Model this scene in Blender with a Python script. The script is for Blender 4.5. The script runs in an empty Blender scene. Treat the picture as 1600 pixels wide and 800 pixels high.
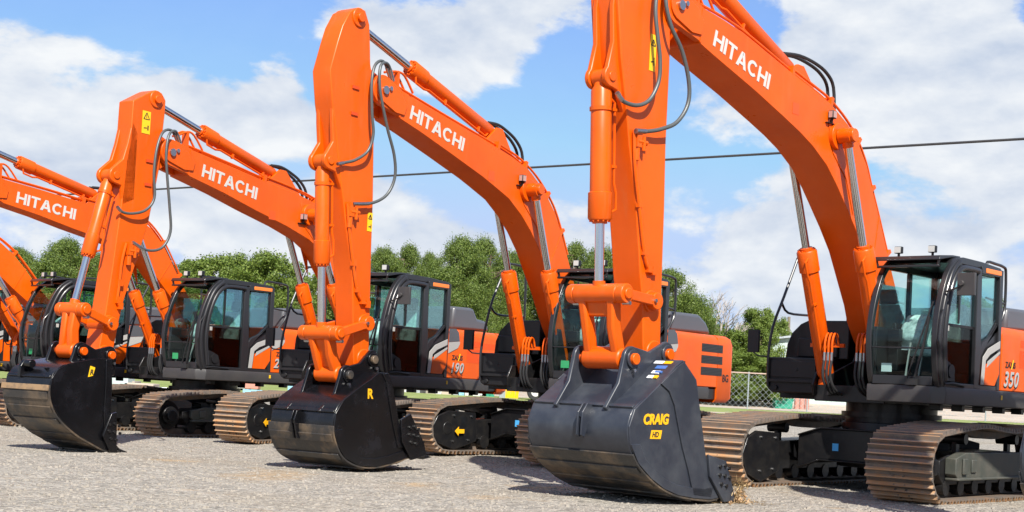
import bpy, bmesh, math, random
from mathutils import Vector, Matrix, noise
R = math.radians
random.seed(7)
scene = bpy.context.scene
COL = scene.collection

# ------------------------------------------------------------------ camera
F_PX, ROLL, PITCH, CAM_H = 2218.07, 0.0511, 0.0328, 1.153
cam_d = bpy.data.cameras.new('camera'); cam = bpy.data.objects.new('camera', cam_d); COL.objects.link(cam)
cam_d.sensor_fit = 'HORIZONTAL'; cam_d.sensor_width = 36.0
cam_d.lens = 36.0 * F_PX / 1600.0
cam_d.shift_y = (533.0 - 400.0) / 1600.0
cam_d.clip_start = 0.1; cam_d.clip_end = 3000
cam.matrix_world = (Matrix.Translation((0, 0, CAM_H)) @ Matrix.Rotation(PITCH, 4, 'X')
                    @ Matrix.Rotation(R(90), 4, 'X') @ Matrix.Rotation(ROLL, 4, 'Z'))
scene.camera = cam

# ------------------------------------------------------------------ light
SUN_EL = R(44); SX, SY = 0.21, -0.978
sun_dir = Vector((SX * math.cos(SUN_EL), SY * math.cos(SUN_EL), math.sin(SUN_EL)))
sd = bpy.data.lights.new('sun', 'SUN'); sd.energy = 5.0; sd.angle = R(0.55); sd.color = (1.0, 0.955, 0.88)
sun = bpy.data.objects.new('sun', sd); COL.objects.link(sun)
sun.rotation_euler = (-sun_dir).to_track_quat('-Z', 'Y').to_euler()
scene.view_settings.view_transform = 'Standard'; scene.view_settings.look = 'None'
scene.view_settings.exposure = 0.72; scene.view_settings.gamma = 1.0
scene.view_settings.use_curve_mapping = False

W = bpy.data.worlds.new('World'); scene.world = W; W.use_nodes = True
nt = W.node_tree; nt.nodes.clear()
def wn(t, **k):
    n = nt.nodes.new(t)
    for a, b in k.items(): setattr(n, a, b)
    return n
def wmath(op, a, b=None, clamp=False):
    n = wn('ShaderNodeMath', operation=op, use_clamp=clamp)
    for i, v in enumerate((a, b)):
        if v is None: continue
        if isinstance(v, (int, float)): n.inputs[i].default_value = v
        else: nt.links.new(v, n.inputs[i])
    return n.outputs[0]
sky = wn('ShaderNodeTexSky', sky_type='NISHITA', sun_disc=False, sun_elevation=SUN_EL,
         sun_rotation=math.atan2(SX, SY), altitude=50, air_density=1.0, dust_density=0.35, ozone_density=2.2)
tc = wn('ShaderNodeTexCoord')
sep = wn('ShaderNodeSeparateXYZ'); nt.links.new(tc.outputs['Generated'], sep.inputs[0])
DX, DY, DZ = sep.outputs
def scaled(sx, sy, sz, ox=0, oy=0, oz=0):
    m = wn('ShaderNodeMapping'); m.inputs['Scale'].default_value = (sx, sy, sz); m.inputs['Location'].default_value = (ox, oy, oz)
    nt.links.new(tc.outputs['Generated'], m.inputs[0]); return m.outputs[0]
def wnoise(vec, scale, detail=8, rough=0.55, dist=0.0):
    n = wn('ShaderNodeTexNoise'); n.inputs['Scale'].default_value = scale; n.inputs['Detail'].default_value = detail
    n.inputs['Roughness'].default_value = rough; n.inputs['Distortion'].default_value = dist
    nt.links.new(vec, n.inputs['Vector']); return n.outputs['Fac']
n_big = wnoise(scaled(1, 1, 1.9, 0.3, 0, 0.12), 8.5, 11, 0.575, 0.1)
n_low = wnoise(scaled(1, 1, 2.4, 4.1, 0, 1.2), 2.6, 3, 0.5)
n_shd = wnoise(scaled(1, 1, 1.9, 0.3, 0, 0.098), 8.5, 6, 0.5, 0.15)
# cloud banks placed by direction (x/y = azimuth, z/y = elevation), as seen in the sky over the yard
az = wmath('DIVIDE', DX, wmath('MAXIMUM', DY, 0.05)); el = wmath('DIVIDE', DZ, wmath('MAXIMUM', DY, 0.05))
def blob(a0, e0, sa, se, amp):
    u = wmath('DIVIDE', wmath('SUBTRACT', az, a0), sa); v = wmath('DIVIDE', wmath('SUBTRACT', el, e0), se)
    q = wmath('ADD', wmath('MULTIPLY', u, u), wmath('MULTIPLY', v, v))
    return wmath('MULTIPLY', wmath('POWER', 2.718, wmath('MULTIPLY', q, -1.0)), amp)
BLOBS = [(-0.225, 0.185, 0.095, 0.034, 0.30), (-0.36, 0.185, 0.045, 0.040, 0.20), (-0.31, 0.140, 0.08, 0.030, 0.20), (-0.08, 0.245, 0.085, 0.030, 0.24),
         (0.27, 0.245, 0.105, 0.055, 0.34), (0.33, 0.18, 0.10, 0.05, 0.22), (0.25, 0.09, 0.12, 0.03, 0.12), (-0.09, 0.085, 0.10, 0.045, 0.14), (0.10, 0.07, 0.30, 0.035, 0.14), (0.20, 0.12, 0.10, 0.03, 0.10),
         (-0.24, 0.258, 0.12, 0.022, -0.35), (-0.145, 0.205, 0.018, 0.03, -0.18), (-0.04, 0.170, 0.055, 0.025, -0.20), (0.03, 0.235, 0.035, 0.03, -0.22), (0.155, 0.255, 0.030, 0.04, -0.24),
         (0.14, 0.16, 0.05, 0.025, -0.12), (0.36, 0.28, 0.02, 0.02, -0.2), (-0.36, 0.105, 0.03, 0.02, -0.15)]
bsum = None
for b in BLOBS:
    o = blob(*b); bsum = o if bsum is None else wmath('ADD', bsum, o)
dens = wmath('ADD', wmath('ADD', wmath('MULTIPLY', n_big, 1.15), wmath('MULTIPLY', n_low, 0.40)), bsum)
ramp = wn('ShaderNodeValToRGB'); nt.links.new(dens, ramp.inputs[0])
ramp.color_ramp.elements[0].position = 0.765; ramp.color_ramp.elements[0].color = (0.06, 0.06, 0.06, 1)
ramp.color_ramp.elements[1].position = 0.885; ramp.color_ramp.elements[1].color = (1, 1, 1, 1)
ramp.color_ramp.interpolation = 'EASE'
# lit tops against bluish bases: difference of two samples of the same noise
relief = wmath('ADD', wmath('MULTIPLY', wmath('SUBTRACT', n_big, n_shd), 3.3), 0.56, True)
ccol = wn('ShaderNodeMixRGB'); nt.links.new(relief, ccol.inputs[0])
ccol.inputs[1].default_value = (4.7, 5.5, 6.9, 1); ccol.inputs[2].default_value = (8.1, 8.35, 8.6, 1)
bluemul = wn('ShaderNodeMixRGB', blend_type='MULTIPLY'); bluemul.inputs[0].default_value = 1
nt.links.new(sky.outputs[0], bluemul.inputs[1]); bluemul.inputs[2].default_value = (1.0, 1.18, 1.52, 1)
cap = wn('ShaderNodeMixRGB', blend_type='DARKEN'); cap.inputs[0].default_value = 1; nt.links.new(bluemul.outputs[0], cap.inputs[1]); cap.inputs[2].default_value = (4.5, 5.9, 8.6, 1)
mixc = wn('ShaderNodeMixRGB'); nt.links.new(ramp.outputs[0], mixc.inputs[0])
nt.links.new(cap.outputs[0], mixc.inputs[1]); nt.links.new(ccol.outputs[0], mixc.inputs[2])
bg = wn('ShaderNodeBackground'); bg.inputs['Strength'].default_value = 0.069
nt.links.new(mixc.outputs[0], bg.inputs[0])
out = wn('ShaderNodeOutputWorld'); nt.links.new(bg.outputs[0], out.inputs[0])

# ------------------------------------------------------------------ materials
MATS = {}
def mat(name, base, rough=0.5, metal=0.0, coat=0.0, spec=0.5, var=None, bump=None, transp=None):
    """var = (other colour, scale, low, high) noise mix; bump = (scale, strength, distance)"""
    m = bpy.data.materials.new(name); m.use_nodes = True; t = m.node_tree
    b = t.nodes['Principled BSDF']
    b.inputs['Base Color'].default_value = (*base, 1); b.inputs['Roughness'].default_value = rough
    b.inputs['Metallic'].default_value = metal; b.inputs['Coat Weight'].default_value = coat
    b.inputs['Coat Roughness'].default_value = 0.12
    b.inputs['Specular IOR Level'].default_value = spec
    co = t.nodes.new('ShaderNodeTexCoord')
    if var:
        n = t.nodes.new('ShaderNodeTexNoise'); n.inputs['Scale'].default_value = var[1]; n.inputs['Detail'].default_value = 6
        n.inputs['Roughness'].default_value = 0.65
        t.links.new(co.outputs['Object'], n.inputs['Vector'])
        r = t.nodes.new('ShaderNodeMapRange'); r.inputs['From Min'].default_value = var[2]; r.inputs['From Max'].default_value = var[3]
        t.links.new(n.outputs['Fac'], r.inputs['Value'])
        mx = t.nodes.new('ShaderNodeMixRGB'); mx.inputs[1].default_value = (*base, 1); mx.inputs[2].default_value = (*var[0], 1)
        t.links.new(r.outputs[0], mx.inputs[0]); t.links.new(mx.outputs[0], b.inputs['Base Color'])
        r2 = t.nodes.new('ShaderNodeMapRange'); r2.inputs['To Min'].default_value = max(0.05, rough - 0.08); r2.inputs['To Max'].default_value = min(1, rough + 0.15)
        t.links.new(n.outputs['Fac'], r2.inputs['Value']); t.links.new(r2.outputs[0], b.inputs['Roughness'])
    if bump:
        n = t.nodes.new('ShaderNodeTexNoise'); n.inputs['Scale'].default_value = bump[0]; n.inputs['Detail'].default_value = 5
        t.links.new(co.outputs['Object'], n.inputs['Vector'])
        bp = t.nodes.new('ShaderNodeBump'); bp.inputs['Strength'].default_value = bump[1]; bp.inputs['Distance'].default_value = bump[2]
        t.links.new(n.outputs['Fac'], bp.inputs['Height']); t.links.new(bp.outputs[0], b.inputs['Normal'])
    MATS[name] = m; return m
def orange_mat():
    m = bpy.data.materials.new('orange'); m.use_nodes = True; t = m.node_tree; b = t.nodes['Principled BSDF']; co = t.nodes.new('ShaderNodeTexCoord')
    def nz(scale, vec=None, d=6, r=.6):
        n = t.nodes.new('ShaderNodeTexNoise'); n.inputs['Scale'].default_value = scale; n.inputs['Detail'].default_value = d; n.inputs['Roughness'].default_value = r
        t.links.new(vec or co.outputs['Object'], n.inputs['Vector']); return n.outputs['Fac']
    def rng(v, a, b_, c, d): q = t.nodes.new('ShaderNodeMapRange'); t.links.new(v, q.inputs['Value']); [setattr(q.inputs[k], 'default_value', w) for k, w in (('From Min', a), ('From Max', b_), ('To Min', c), ('To Max', d))]; return q.outputs[0]
    def mix(f, c1, c2): q = t.nodes.new('ShaderNodeMixRGB'); t.links.new(f, q.inputs[0]); [t.links.new(c, q.inputs[k]) if not isinstance(c, tuple) else setattr(q.inputs[k], 'default_value', (*c, 1)) for k, c in ((1, c1), (2, c2))]; return q.outputs[0]
    c = mix(rng(nz(1.3), .35, .7, 0, 1), (0.70, 0.098, 0.001), (0.60, 0.078, 0.001))
    st = t.nodes.new('ShaderNodeMapping'); st.inputs['Scale'].default_value = (9, 9, .7); t.links.new(co.outputs['Object'], st.inputs[0])
    c = mix(rng(nz(1.0, st.outputs[0], 5, .7), .56, .80, 0, .30), c, (0.50, 0.17, 0.06))          # faint vertical dust runs
    c = mix(rng(nz(4.5, None, 9, .75), .60, .74, 0, .35), c, (0.42, 0.10, 0.02))                      # scuffs
    t.links.new(c, b.inputs['Base Color']); t.links.new(rng(nz(3.0), .3, .7, .26, .46), b.inputs['Roughness'])
    b.inputs['Specular IOR Level'].default_value = .34
    bp = t.nodes.new('ShaderNodeBump'); bp.inputs['Strength'].default_value = .10; bp.inputs['Distance'].default_value = .02; t.links.new(nz(1.6, None, 2), bp.inputs['Height']); t.links.new(bp.outputs[0], b.inputs['Normal'])
    MATS['orange'] = m
orange_mat()
mat('orange_decal', (0.60, 0.06, 0.008), 0.45)
mat('black_paint', (0.008, 0.008, 0.009), 0.36, 0, 0.1, 0.35, var=((0.020, 0.018, 0.016), 6, 0.45, 0.8))
mat('black_plastic', (0.010, 0.010, 0.011), 0.45, 0, 0, 0.4, var=((0.018, 0.017, 0.017), 3, 0.4, 0.8))
mat('cab_black', (0.017, 0.017, 0.019), 0.33, 0, 0.12, 0.45)
mat('dark_grey', (0.040, 0.038, 0.039), 0.45, var=((0.052, 0.048, 0.045), 4, 0.4, 0.7))
mat('hood_grey', (0.075, 0.078, 0.088), 0.42, 0, 0.2)
mat('stripe_grey', (0.36, 0.35, 0.33), 0.45)
mat('guard_grey', (0.055, 0.060, 0.050), 0.55, var=((0.09, 0.085, 0.07), 5, 0.4, 0.7))
mat('number_silver', (0.38, 0.38, 0.37), 0.4)
mat('orange_decal2', (0.72, 0.075, 0.001), 0.35)
mat('marker_orange', (0.80, 0.20, 0.03), 0.3)
mat('chrome', (0.62, 0.63, 0.64), 0.12, 1.0)
mat('steel', (0.42, 0.42, 0.42), 0.35, 1.0)
mat('hose_grey', (0.085, 0.095, 0.095), 0.40, 0.2, bump=(240, 0.3, 0.002))
mat('rubber', (0.016, 0.016, 0.017), 0.6)
mat('white_paint', (0.52, 0.51, 0.48), 0.5)
mat('lamp_lens', (0.48, 0.49, 0.47), 0.15)
mat('yellow', (0.85, 0.50, 0.01), 0.45)
mat('sticker_blue', (0.08, 0.42, 0.80), 0.4)
mat('decal_blue', (0.05, 0.14, 0.40), 0.4)
mat('red_lens', (0.40, 0.25, 0.22), 0.2)
mat('seat_cover', (0.60, 0.70, 0.68), 0.35, var=((0.25, 0.32, 0.31), 9, 0.4, 0.65), bump=(14, 0.6, 0.02))
mat('paper_white', (0.8, 0.8, 0.8), 0.6)
mat('tag_green', (0.10, 0.55, 0.22), 0.5)
mat('bucket_grey', (0.022, 0.026, 0.037), 0.36, 0.0, 0.12, var=((0.050, 0.056, 0.066), 2.5, 0.42, 0.72), bump=(3, 0.10, 0.02))
mat('bucket_black', (0.004, 0.004, 0.005), 0.22, 0, 0, 0.45, var=((0.012, 0.012, 0.016), 3, 0.5, 0.8), bump=(3, 0.08, 0.02))
mat('bucket_worn', (0.045, 0.042, 0.040), 0.40, 0.3, var=((0.19, 0.135, 0.085), 2.6, 0.46, 0.68), bump=(14, 0.5, 0.01))
mat('worn_tan', (0.30, 0.19, 0.10), 0.6, 0.1, var=((0.10, 0.075, 0.055), 5, 0.5, 0.7))
mat('arrow_yellow', (0.80, 0.40, 0.005), 0.5)
mat('rust_edge', (0.34, 0.17, 0.075), 0.6, 0.2, var=((0.20, 0.13, 0.09), 12, 0.4, 0.7))
mat('wood_pole', (0.20, 0.16, 0.12), 0.85)
mat('galv', (0.42, 0.45, 0.47), 0.45, 0.5)
mat('siding', (0.42, 0.50, 0.47), 0.6)
mat('roof_rust', (0.42, 0.30, 0.24), 0.7)
mat('bin_green', (0.02, 0.25, 0.16), 0.5)
mat('brick_red', (0.50, 0.22, 0.17), 0.8)
mat('beam_blue', (0.25, 0.50, 0.62), 0.5)
mat('bark', (0.13, 0.09, 0.065), 0.9, bump=(12, 0.6, 0.03))
mat('bare_bark', (0.34, 0.30, 0.27), 0.9)
mat('straw', (0.50, 0.36, 0.18), 0.8)
mat('clod', (0.34, 0.20, 0.10), 0.95, var=((0.48, 0.34, 0.20), 14, 0.4, 0.6), bump=(30, 0.8, 0.02))

def shoe_mat():
    m = bpy.data.materials.new('track_steel'); m.use_nodes = True; t = m.node_tree; b = t.nodes['Principled BSDF']
    co = t.nodes.new('ShaderNodeTexCoord')
    n = t.nodes.new('ShaderNodeTexNoise'); n.inputs['Scale'].default_value = 4.5; n.inputs['Detail'].default_value = 9; n.inputs['Roughness'].default_value = 0.78
    t.links.new(co.outputs['Object'], n.inputs['Vector'])
    r = t.nodes.new('ShaderNodeValToRGB'); t.links.new(n.outputs['Fac'], r.inputs[0])
    e = r.color_ramp.elements
    e[0].position = 0.33; e[0].color = (0.10, 0.09, 0.08, 1); e[1].position = 0.66; e[1].color = (0.26, 0.15, 0.085, 1)
    x = r.color_ramp.elements.new(0.5); x.color = (0.19, 0.155, 0.125, 1)
    t.links.new(r.outputs[0], b.inputs['Base Color']); b.inputs['Roughness'].default_value = 0.55; b.inputs['Metallic'].default_value = 0.25
    MATS['track_steel'] = m
    g = m.copy(); g.name = 'grouser_steel'; MATS['grouser_steel'] = g
    e = [k for k in g.node_tree.nodes if k.bl_idname == 'ShaderNodeValToRGB'][0].color_ramp.elements
    e[0].color = (0.42, 0.33, 0.25, 1); e[1].color = (0.50, 0.30, 0.16, 1); e[2].color = (0.56, 0.27, 0.11, 1)
shoe_mat()

def glass_mat(name, tint, fac=0.10, gain=0.45):
    m = bpy.data.materials.new(name); m.use_nodes = True; t = m.node_tree; t.nodes.clear()
    tr = t.nodes.new('ShaderNodeBsdfTransparent'); tr.inputs[0].default_value = (*tint, 1)
    gl = t.nodes.new('ShaderNodeBsdfGlossy'); gl.inputs['Roughness'].default_value = 0.03; gl.inputs[0].default_value = (0.9, 0.95, 1, 1)
    fr = t.nodes.new('ShaderNodeFresnel'); fr.inputs[0].default_value = 1.5
    ad = t.nodes.new('ShaderNodeMath'); ad.operation = 'MULTIPLY_ADD'; ad.inputs[1].default_value = gain; ad.inputs[2].default_value = fac * 0.3
    t.links.new(fr.outputs[0], ad.inputs[0])
    mx = t.nodes.new('ShaderNodeMixShader'); t.links.new(ad.outputs[0], mx.inputs[0])
    t.links.new(tr.outputs[0], mx.inputs[1]); t.links.new(gl.outputs[0], mx.inputs[2])
    o = t.nodes.new('ShaderNodeOutputMaterial'); t.links.new(mx.outputs[0], o.inputs[0])
    MATS[name] = m
glass_mat('glass', (0.76, 0.94, 0.91), 0.02); glass_mat('glass_dark', (0.42, 0.42, 0.40), 0.0, 0.22)

def ground_mat():
    m = bpy.data.materials.new('gravel'); m.use_nodes = True; t = m.node_tree; b = t.nodes['Principled BSDF']
    co = t.nodes.new('ShaderNodeTexCoord')
    def nz(s, d=6, r=0.6, off=0):
        n = t.nodes.new('ShaderNodeTexNoise'); n.inputs['Scale'].default_value = s; n.inputs['Detail'].default_value = d; n.inputs['Roughness'].default_value = r
        mp = t.nodes.new('ShaderNodeMapping'); mp.inputs['Location'].default_value = (off, off * 0.7, 0)
        t.links.new(co.outputs['Object'], mp.inputs[0]); t.links.new(mp.outputs[0], n.inputs['Vector']); return n.outputs['Fac']
    def vor(s):
        n = t.nodes.new('ShaderNodeTexVoronoi'); n.inputs['Scale'].default_value = s
        t.links.new(co.outputs['Object'], n.inputs['Vector']); return n
    v = vor(30); v2 = vor(11); v3 = vor(70)
    r = t.nodes.new('ShaderNodeValToRGB'); t.links.new(v.outputs['Color'], r.inputs[0])
    e = r.color_ramp.elements; e[0].position = 0.1; e[0].color = (0.20, 0.182, 0.156, 1); e[1].position = 0.9; e[1].color = (0.47, 0.43, 0.365, 1)
    x = e.new(0.5); x.color = (0.325, 0.297, 0.252, 1)
    big = nz(0.30, 5); mr = t.nodes.new('ShaderNodeMapRange'); mr.inputs['From Min'].default_value = 0.48; mr.inputs['From Max'].default_value = 0.72
    t.links.new(big, mr.inputs['Value'])
    mul = t.nodes.new('ShaderNodeMath'); mul.operation = 'MULTIPLY'; mul.inputs[1].default_value = 0.65; t.links.new(mr.outputs[0], mul.inputs[0])
    mx = t.nodes.new('ShaderNodeMixRGB'); t.links.new(mul.outputs[0], mx.inputs[0]); t.links.new(r.outputs[0], mx.inputs[1]); mx.inputs[2].default_value = (0.31, 0.255, 0.185, 1)
    # a few rust-coloured clay smears in the crushed stone
    cl = nz(0.9, 7, 0.62, 13.3); mr2 = t.nodes.new('ShaderNodeMapRange'); mr2.inputs['From Min'].default_value = 0.63; mr2.inputs['From Max'].default_value = 0.76
    t.links.new(cl, mr2.inputs['Value'])
    mx2 = t.nodes.new('ShaderNodeMixRGB'); t.links.new(mr2.outputs[0], mx2.inputs[0]); t.links.new(mx.outputs[0], mx2.inputs[1]); mx2.inputs[2].default_value = (0.40, 0.28, 0.16, 1)
    smear = mx2
    for (sx_, sy_, ax_, ay_) in ((-2.75, 16.6, .55, 1.3), (-1.0, 16.2, .30, .5), (0.6, 16.6, .7, .5), (-4.3, 18.3, .5, .4), (-0.2, 14.9, .4, .35), (4.3, 15.4, .5, .4)):
        mp = t.nodes.new('ShaderNodeMapping'); mp.vector_type = 'POINT'; mp.inputs['Location'].default_value = (-sx_ / ax_, -sy_ / ay_, 0); mp.inputs['Scale'].default_value = (1 / ax_, 1 / ay_, 0)
        t.links.new(co.outputs['Object'], mp.inputs[0]); ln = t.nodes.new('ShaderNodeVectorMath'); ln.operation = 'LENGTH'; t.links.new(mp.outputs[0], ln.inputs[0])
        sb = t.nodes.new('ShaderNodeMath'); sb.operation = 'MULTIPLY_ADD'; t.links.new(ln.outputs['Value'], sb.inputs[0]); sb.inputs[1].default_value = -.28; t.links.new(nz(2.6, 7, .7, sx_), sb.inputs[2])
        q = t.nodes.new('ShaderNodeMapRange'); q.inputs['From Min'].default_value = .22; q.inputs['From Max'].default_value = .50; q.inputs['To Max'].default_value = .55; t.links.new(sb.outputs[0], q.inputs['Value'])
        mz = t.nodes.new('ShaderNodeMixRGB'); t.links.new(q.outputs[0], mz.inputs[0]); t.links.new(smear.outputs[0], mz.inputs[1]); mz.inputs[2].default_value = (0.46, 0.30, 0.14, 1); smear = mz
    # fine speckle
    mot = nz(2.4, 6, .7, 5.1); q4 = t.nodes.new('ShaderNodeMapRange'); q4.inputs['From Min'].default_value = .3; q4.inputs['From Max'].default_value = .7; q4.inputs['To Min'].default_value = .80; q4.inputs['To Max'].default_value = 1.18; t.links.new(mot, q4.inputs['Value'])
    m4 = t.nodes.new('ShaderNodeMixRGB'); m4.blend_type = 'MULTIPLY'; m4.inputs[0].default_value = 1; t.links.new(smear.outputs[0], m4.inputs[1]); t.links.new(q4.outputs[0], m4.inputs[2]); smear = m4
    fi = v3.outputs['Color']; mr3 = t.nodes.new('ShaderNodeMapRange'); mr3.inputs['From Min'].default_value = 0.1; mr3.inputs['From Max'].default_value = 0.9
    mr3.inputs['To Min'].default_value = 0.78; mr3.inputs['To Max'].default_value = 1.16; t.links.new(fi, mr3.inputs['Value'])
    mx3 = t.nodes.new('ShaderNodeMixRGB'); mx3.blend_type = 'MULTIPLY'; mx3.inputs[0].default_value = 1
    t.links.new(smear.outputs[0], mx3.inputs[1]); t.links.new(mr3.outputs[0], mx3.inputs[2])
    t.links.new(mx3.outputs[0], b.inputs['Base Color'])
    b.inputs['Roughness'].default_value = 0.9; b.inputs['Specular IOR Level'].default_value = 0.2
    ad = t.nodes.new('ShaderNodeMath'); ad.operation = 'ADD'; t.links.new(v.outputs['Distance'], ad.inputs[0]); t.links.new(v2.outputs['Distance'], ad.inputs[1])
    bp = t.nodes.new('ShaderNodeBump'); bp.inputs['Strength'].default_value = 0.9; bp.inputs['Distance'].default_value = 0.03; bp.invert = True
    t.links.new(ad.outputs[0], bp.inputs['Height']); t.links.new(bp.outputs[0], b.inputs['Normal'])
    MATS['gravel'] = m
ground_mat()
mat('stone', (0.26, 0.23, 0.19), 0.9, var=((0.31, 0.275, 0.23), 0.7, 0.4, 0.6))
mat('grass', (0.17, 0.22, 0.05), 0.9, var=((0.25, 0.28, 0.09), 0.8, 0.35, 0.65), bump=(9, 1.0, 0.05))
mat('concrete', (0.46, 0.38, 0.30), 0.9, var=((0.38, 0.31, 0.25), 0.5, 0.4, 0.6))

def leaf_mat(name, c1, c2, c3):
    m = bpy.data.materials.new(name); m.use_nodes = True; t = m.node_tree; b = t.nodes['Principled BSDF']
    g = t.nodes.new('ShaderNodeNewGeometry'); r = t.nodes.new('ShaderNodeValToRGB')
    t.links.new(g.outputs['Random Per Island'], r.inputs[0])
    e = r.color_ramp.elements; e[0].color = (*c1, 1); e[1].color = (*c3, 1); x = e.new(0.5); x.color = (*c2, 1)
    t.links.new(r.outputs[0], b.inputs['Base Color']); b.inputs['Roughness'].default_value = 0.6
    tl = t.nodes.new('ShaderNodeBsdfTranslucent'); t.links.new(r.outputs[0], tl.inputs[0])
    mx = t.nodes.new('ShaderNodeMixShader'); mx.inputs[0].default_value = 0.30
    t.links.new(b.outputs[0], mx.inputs[1]); t.links.new(tl.outputs[0], mx.inputs[2])
    t.links.new(mx.outputs[0], t.nodes['Material Output'].inputs[0]); MATS[name] = m
leaf_mat('pine_leaf', (0.060, 0.105, 0.014), (0.110, 0.165, 0.022), (0.175, 0.225, 0.038))
leaf_mat('broad_leaf', (0.075, 0.130, 0.014), (0.135, 0.195, 0.024), (0.20, 0.26, 0.045))

# ------------------------------------------------------------------ mesh helpers
class MB:
    def __init__(s): s.bm = bmesh.new(); s.mi = 0
    def _f(s, vs):
        try:
            f = s.bm.faces.new(vs); f.material_index = s.mi; return f
        except ValueError: return None
    def box(s, x0, x1, y0, y1, z0, z1):
        v = [s.bm.verts.new(p) for p in ((x0, y0, z0), (x1, y0, z0), (x1, y1, z0), (x0, y1, z0), (x0, y0, z1), (x1, y0, z1), (x1, y1, z1), (x0, y1, z1))]
        for q in ((3, 2, 1, 0), (4, 5, 6, 7), (0, 1, 5, 4), (1, 2, 6, 5), (2, 3, 7, 6), (3, 0, 4, 7)): s._f([v[i] for i in q])
        return s
    def prism(s, pts, y0, y1, axis='y'):
        """polygon in (x,z) extruded in y (axis='y'); in (x,y) extruded in z; in (y,z) extruded in x"""
        def P(a, b, c):
            return (a, c, b) if axis == 'y' else ((a, b, c) if axis == 'z' else (c, a, b))
        A = [s.bm.verts.new(P(a, b, y0)) for a, b in pts]; B = [s.bm.verts.new(P(a, b, y1)) for a, b in pts]
        n = len(pts); s._f(A[::-1]); s._f(B)
        for i in range(n): s._f([A[i], A[(i + 1) % n], B[(i + 1) % n], B[i]])
        return s
    def tube(s, pts, r, n=10, caps=True, radii=None):
        pts = [Vector(p) for p in pts]; m = len(pts); rings = []
        t0 = (pts[1] - pts[0]).normalized()
        up = Vector((0, 0, 1)) if abs(t0.z) < 0.9 else Vector((1, 0, 0))
        nrm = t0.cross(up).normalized()
        for i, p in enumerate(pts):
            t = (pts[min(i + 1, m - 1)] - pts[max(i - 1, 0)]).normalized()
            nrm = (nrm - t * nrm.dot(t)).normalized(); bn = t.cross(nrm); rr = radii[i] if radii else r
            rings.append([s.bm.verts.new(p + (nrm * math.cos(2 * math.pi * k / n) + bn * math.sin(2 * math.pi * k / n)) * rr) for k in range(n)])
        for i in range(m - 1):
            for k in range(n): s._f([rings[i][k], rings[i][(k + 1) % n], rings[i + 1][(k + 1) % n], rings[i + 1][k]])
        if caps: s._f(rings[0][::-1]); s._f(rings[-1])
        return s
    def cyl(s, a, b, r, n=24, r2=None):
        a, b = Vector(a), Vector(b)
        return s.tube([a, b], r, n, True, [r, r if r2 is None else r2])
    def cyl_y(s, x, z, y0, y1, r, n=24): return s.cyl((x, y0, z), (x, y1, z), r, n)
    def bar(s, pts, w, h, side=(0, 1, 0)):
        """rectangular bar swept along pts: w across 'side', h across the other way"""
        pts = [Vector(p) for p in pts]; side = Vector(side); rings = []
        for i, p in enumerate(pts):
            t = (pts[min(i + 1, len(pts) - 1)] - pts[max(i - 1, 0)]).normalized()
            sd_ = (side - t * side.dot(t)).normalized(); nn = t.cross(sd_)
            rings.append([s.bm.verts.new(p + sd_ * a * w / 2 + nn * b * h / 2) for a, b in ((-1, -1), (1, -1), (1, 1), (-1, 1))])
        for i in range(len(rings) - 1):
            for k in range(4): s._f([rings[i][k], rings[i][(k + 1) % 4], rings[i + 1][(k + 1) % 4], rings[i + 1][k]])
        s._f(rings[0][::-1]); s._f(rings[-1]); return s
    def xform(s, M): bmesh.ops.transform(s.bm, matrix=M, verts=s.bm.verts); return s
    def build(s, name, material, parent=None, bevel=0, smooth=35):
        bm = s.bm; bmesh.ops.recalc_face_normals(bm, faces=bm.faces)
        if smooth:
            lim = R(smooth)
            for f in bm.faces: f.smooth = True
            for e in bm.edges:
                if len(e.link_faces) != 2 or e.calc_face_angle(0) > lim: e.smooth = False
        me = bpy.data.meshes.new(name); bm.to_mesh(me); bm.free()
        ml = material if isinstance(material, (list, tuple)) else [material]
        for m in ml: me.materials.append(MATS[m])
        o = bpy.data.objects.new(name, me); COL.objects.link(o)
        if parent: o.parent = parent
        if bevel:
            b = o.modifiers.new('bevel', 'BEVEL'); b.width = bevel; b.segments = 2; b.limit_method = 'ANGLE'; b.angle_limit = R(30); b.harden_normals = False
        return o
def smooth_path(pts, n=6):
    pts = [Vector(p) for p in pts]; out_ = []
    for i in range(len(pts) - 1):
        p0 = pts[max(i - 1, 0)]; p1 = pts[i]; p2 = pts[i + 1]; p3 = pts[min(i + 2, len(pts) - 1)]
        for k in range(n):
            t = k / n
            out_.append(0.5 * ((2 * p1) + (p2 - p0) * t + (2 * p0 - 5 * p1 + 4 * p2 - p3) * t * t + (3 * p1 - p0 - 3 * p2 + p3) * t ** 3))
    return out_ + [pts[-1]]
def arc(cx, cz, r, a0, a1, n): return [(cx + r * math.cos(R(a0 + (a1 - a0) * i / n)), cz + r * math.sin(R(a0 + (a1 - a0) * i / n))) for i in range(n + 1)]
def empty(name, label, cat, loc, rz=0, group=None):
    o = bpy.data.objects.new(name, None); COL.objects.link(o); o.location = loc; o.rotation_euler = (0, 0, rz)
    tag(o, label, cat, group); o.empty_display_size = 0.3; return o
def tag(o, label, cat, group=None):
    o['label'] = label; o['category'] = cat
    if group: o['group'] = group
    return o
def struct(o): o['kind'] = 'structure'; return o

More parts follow.
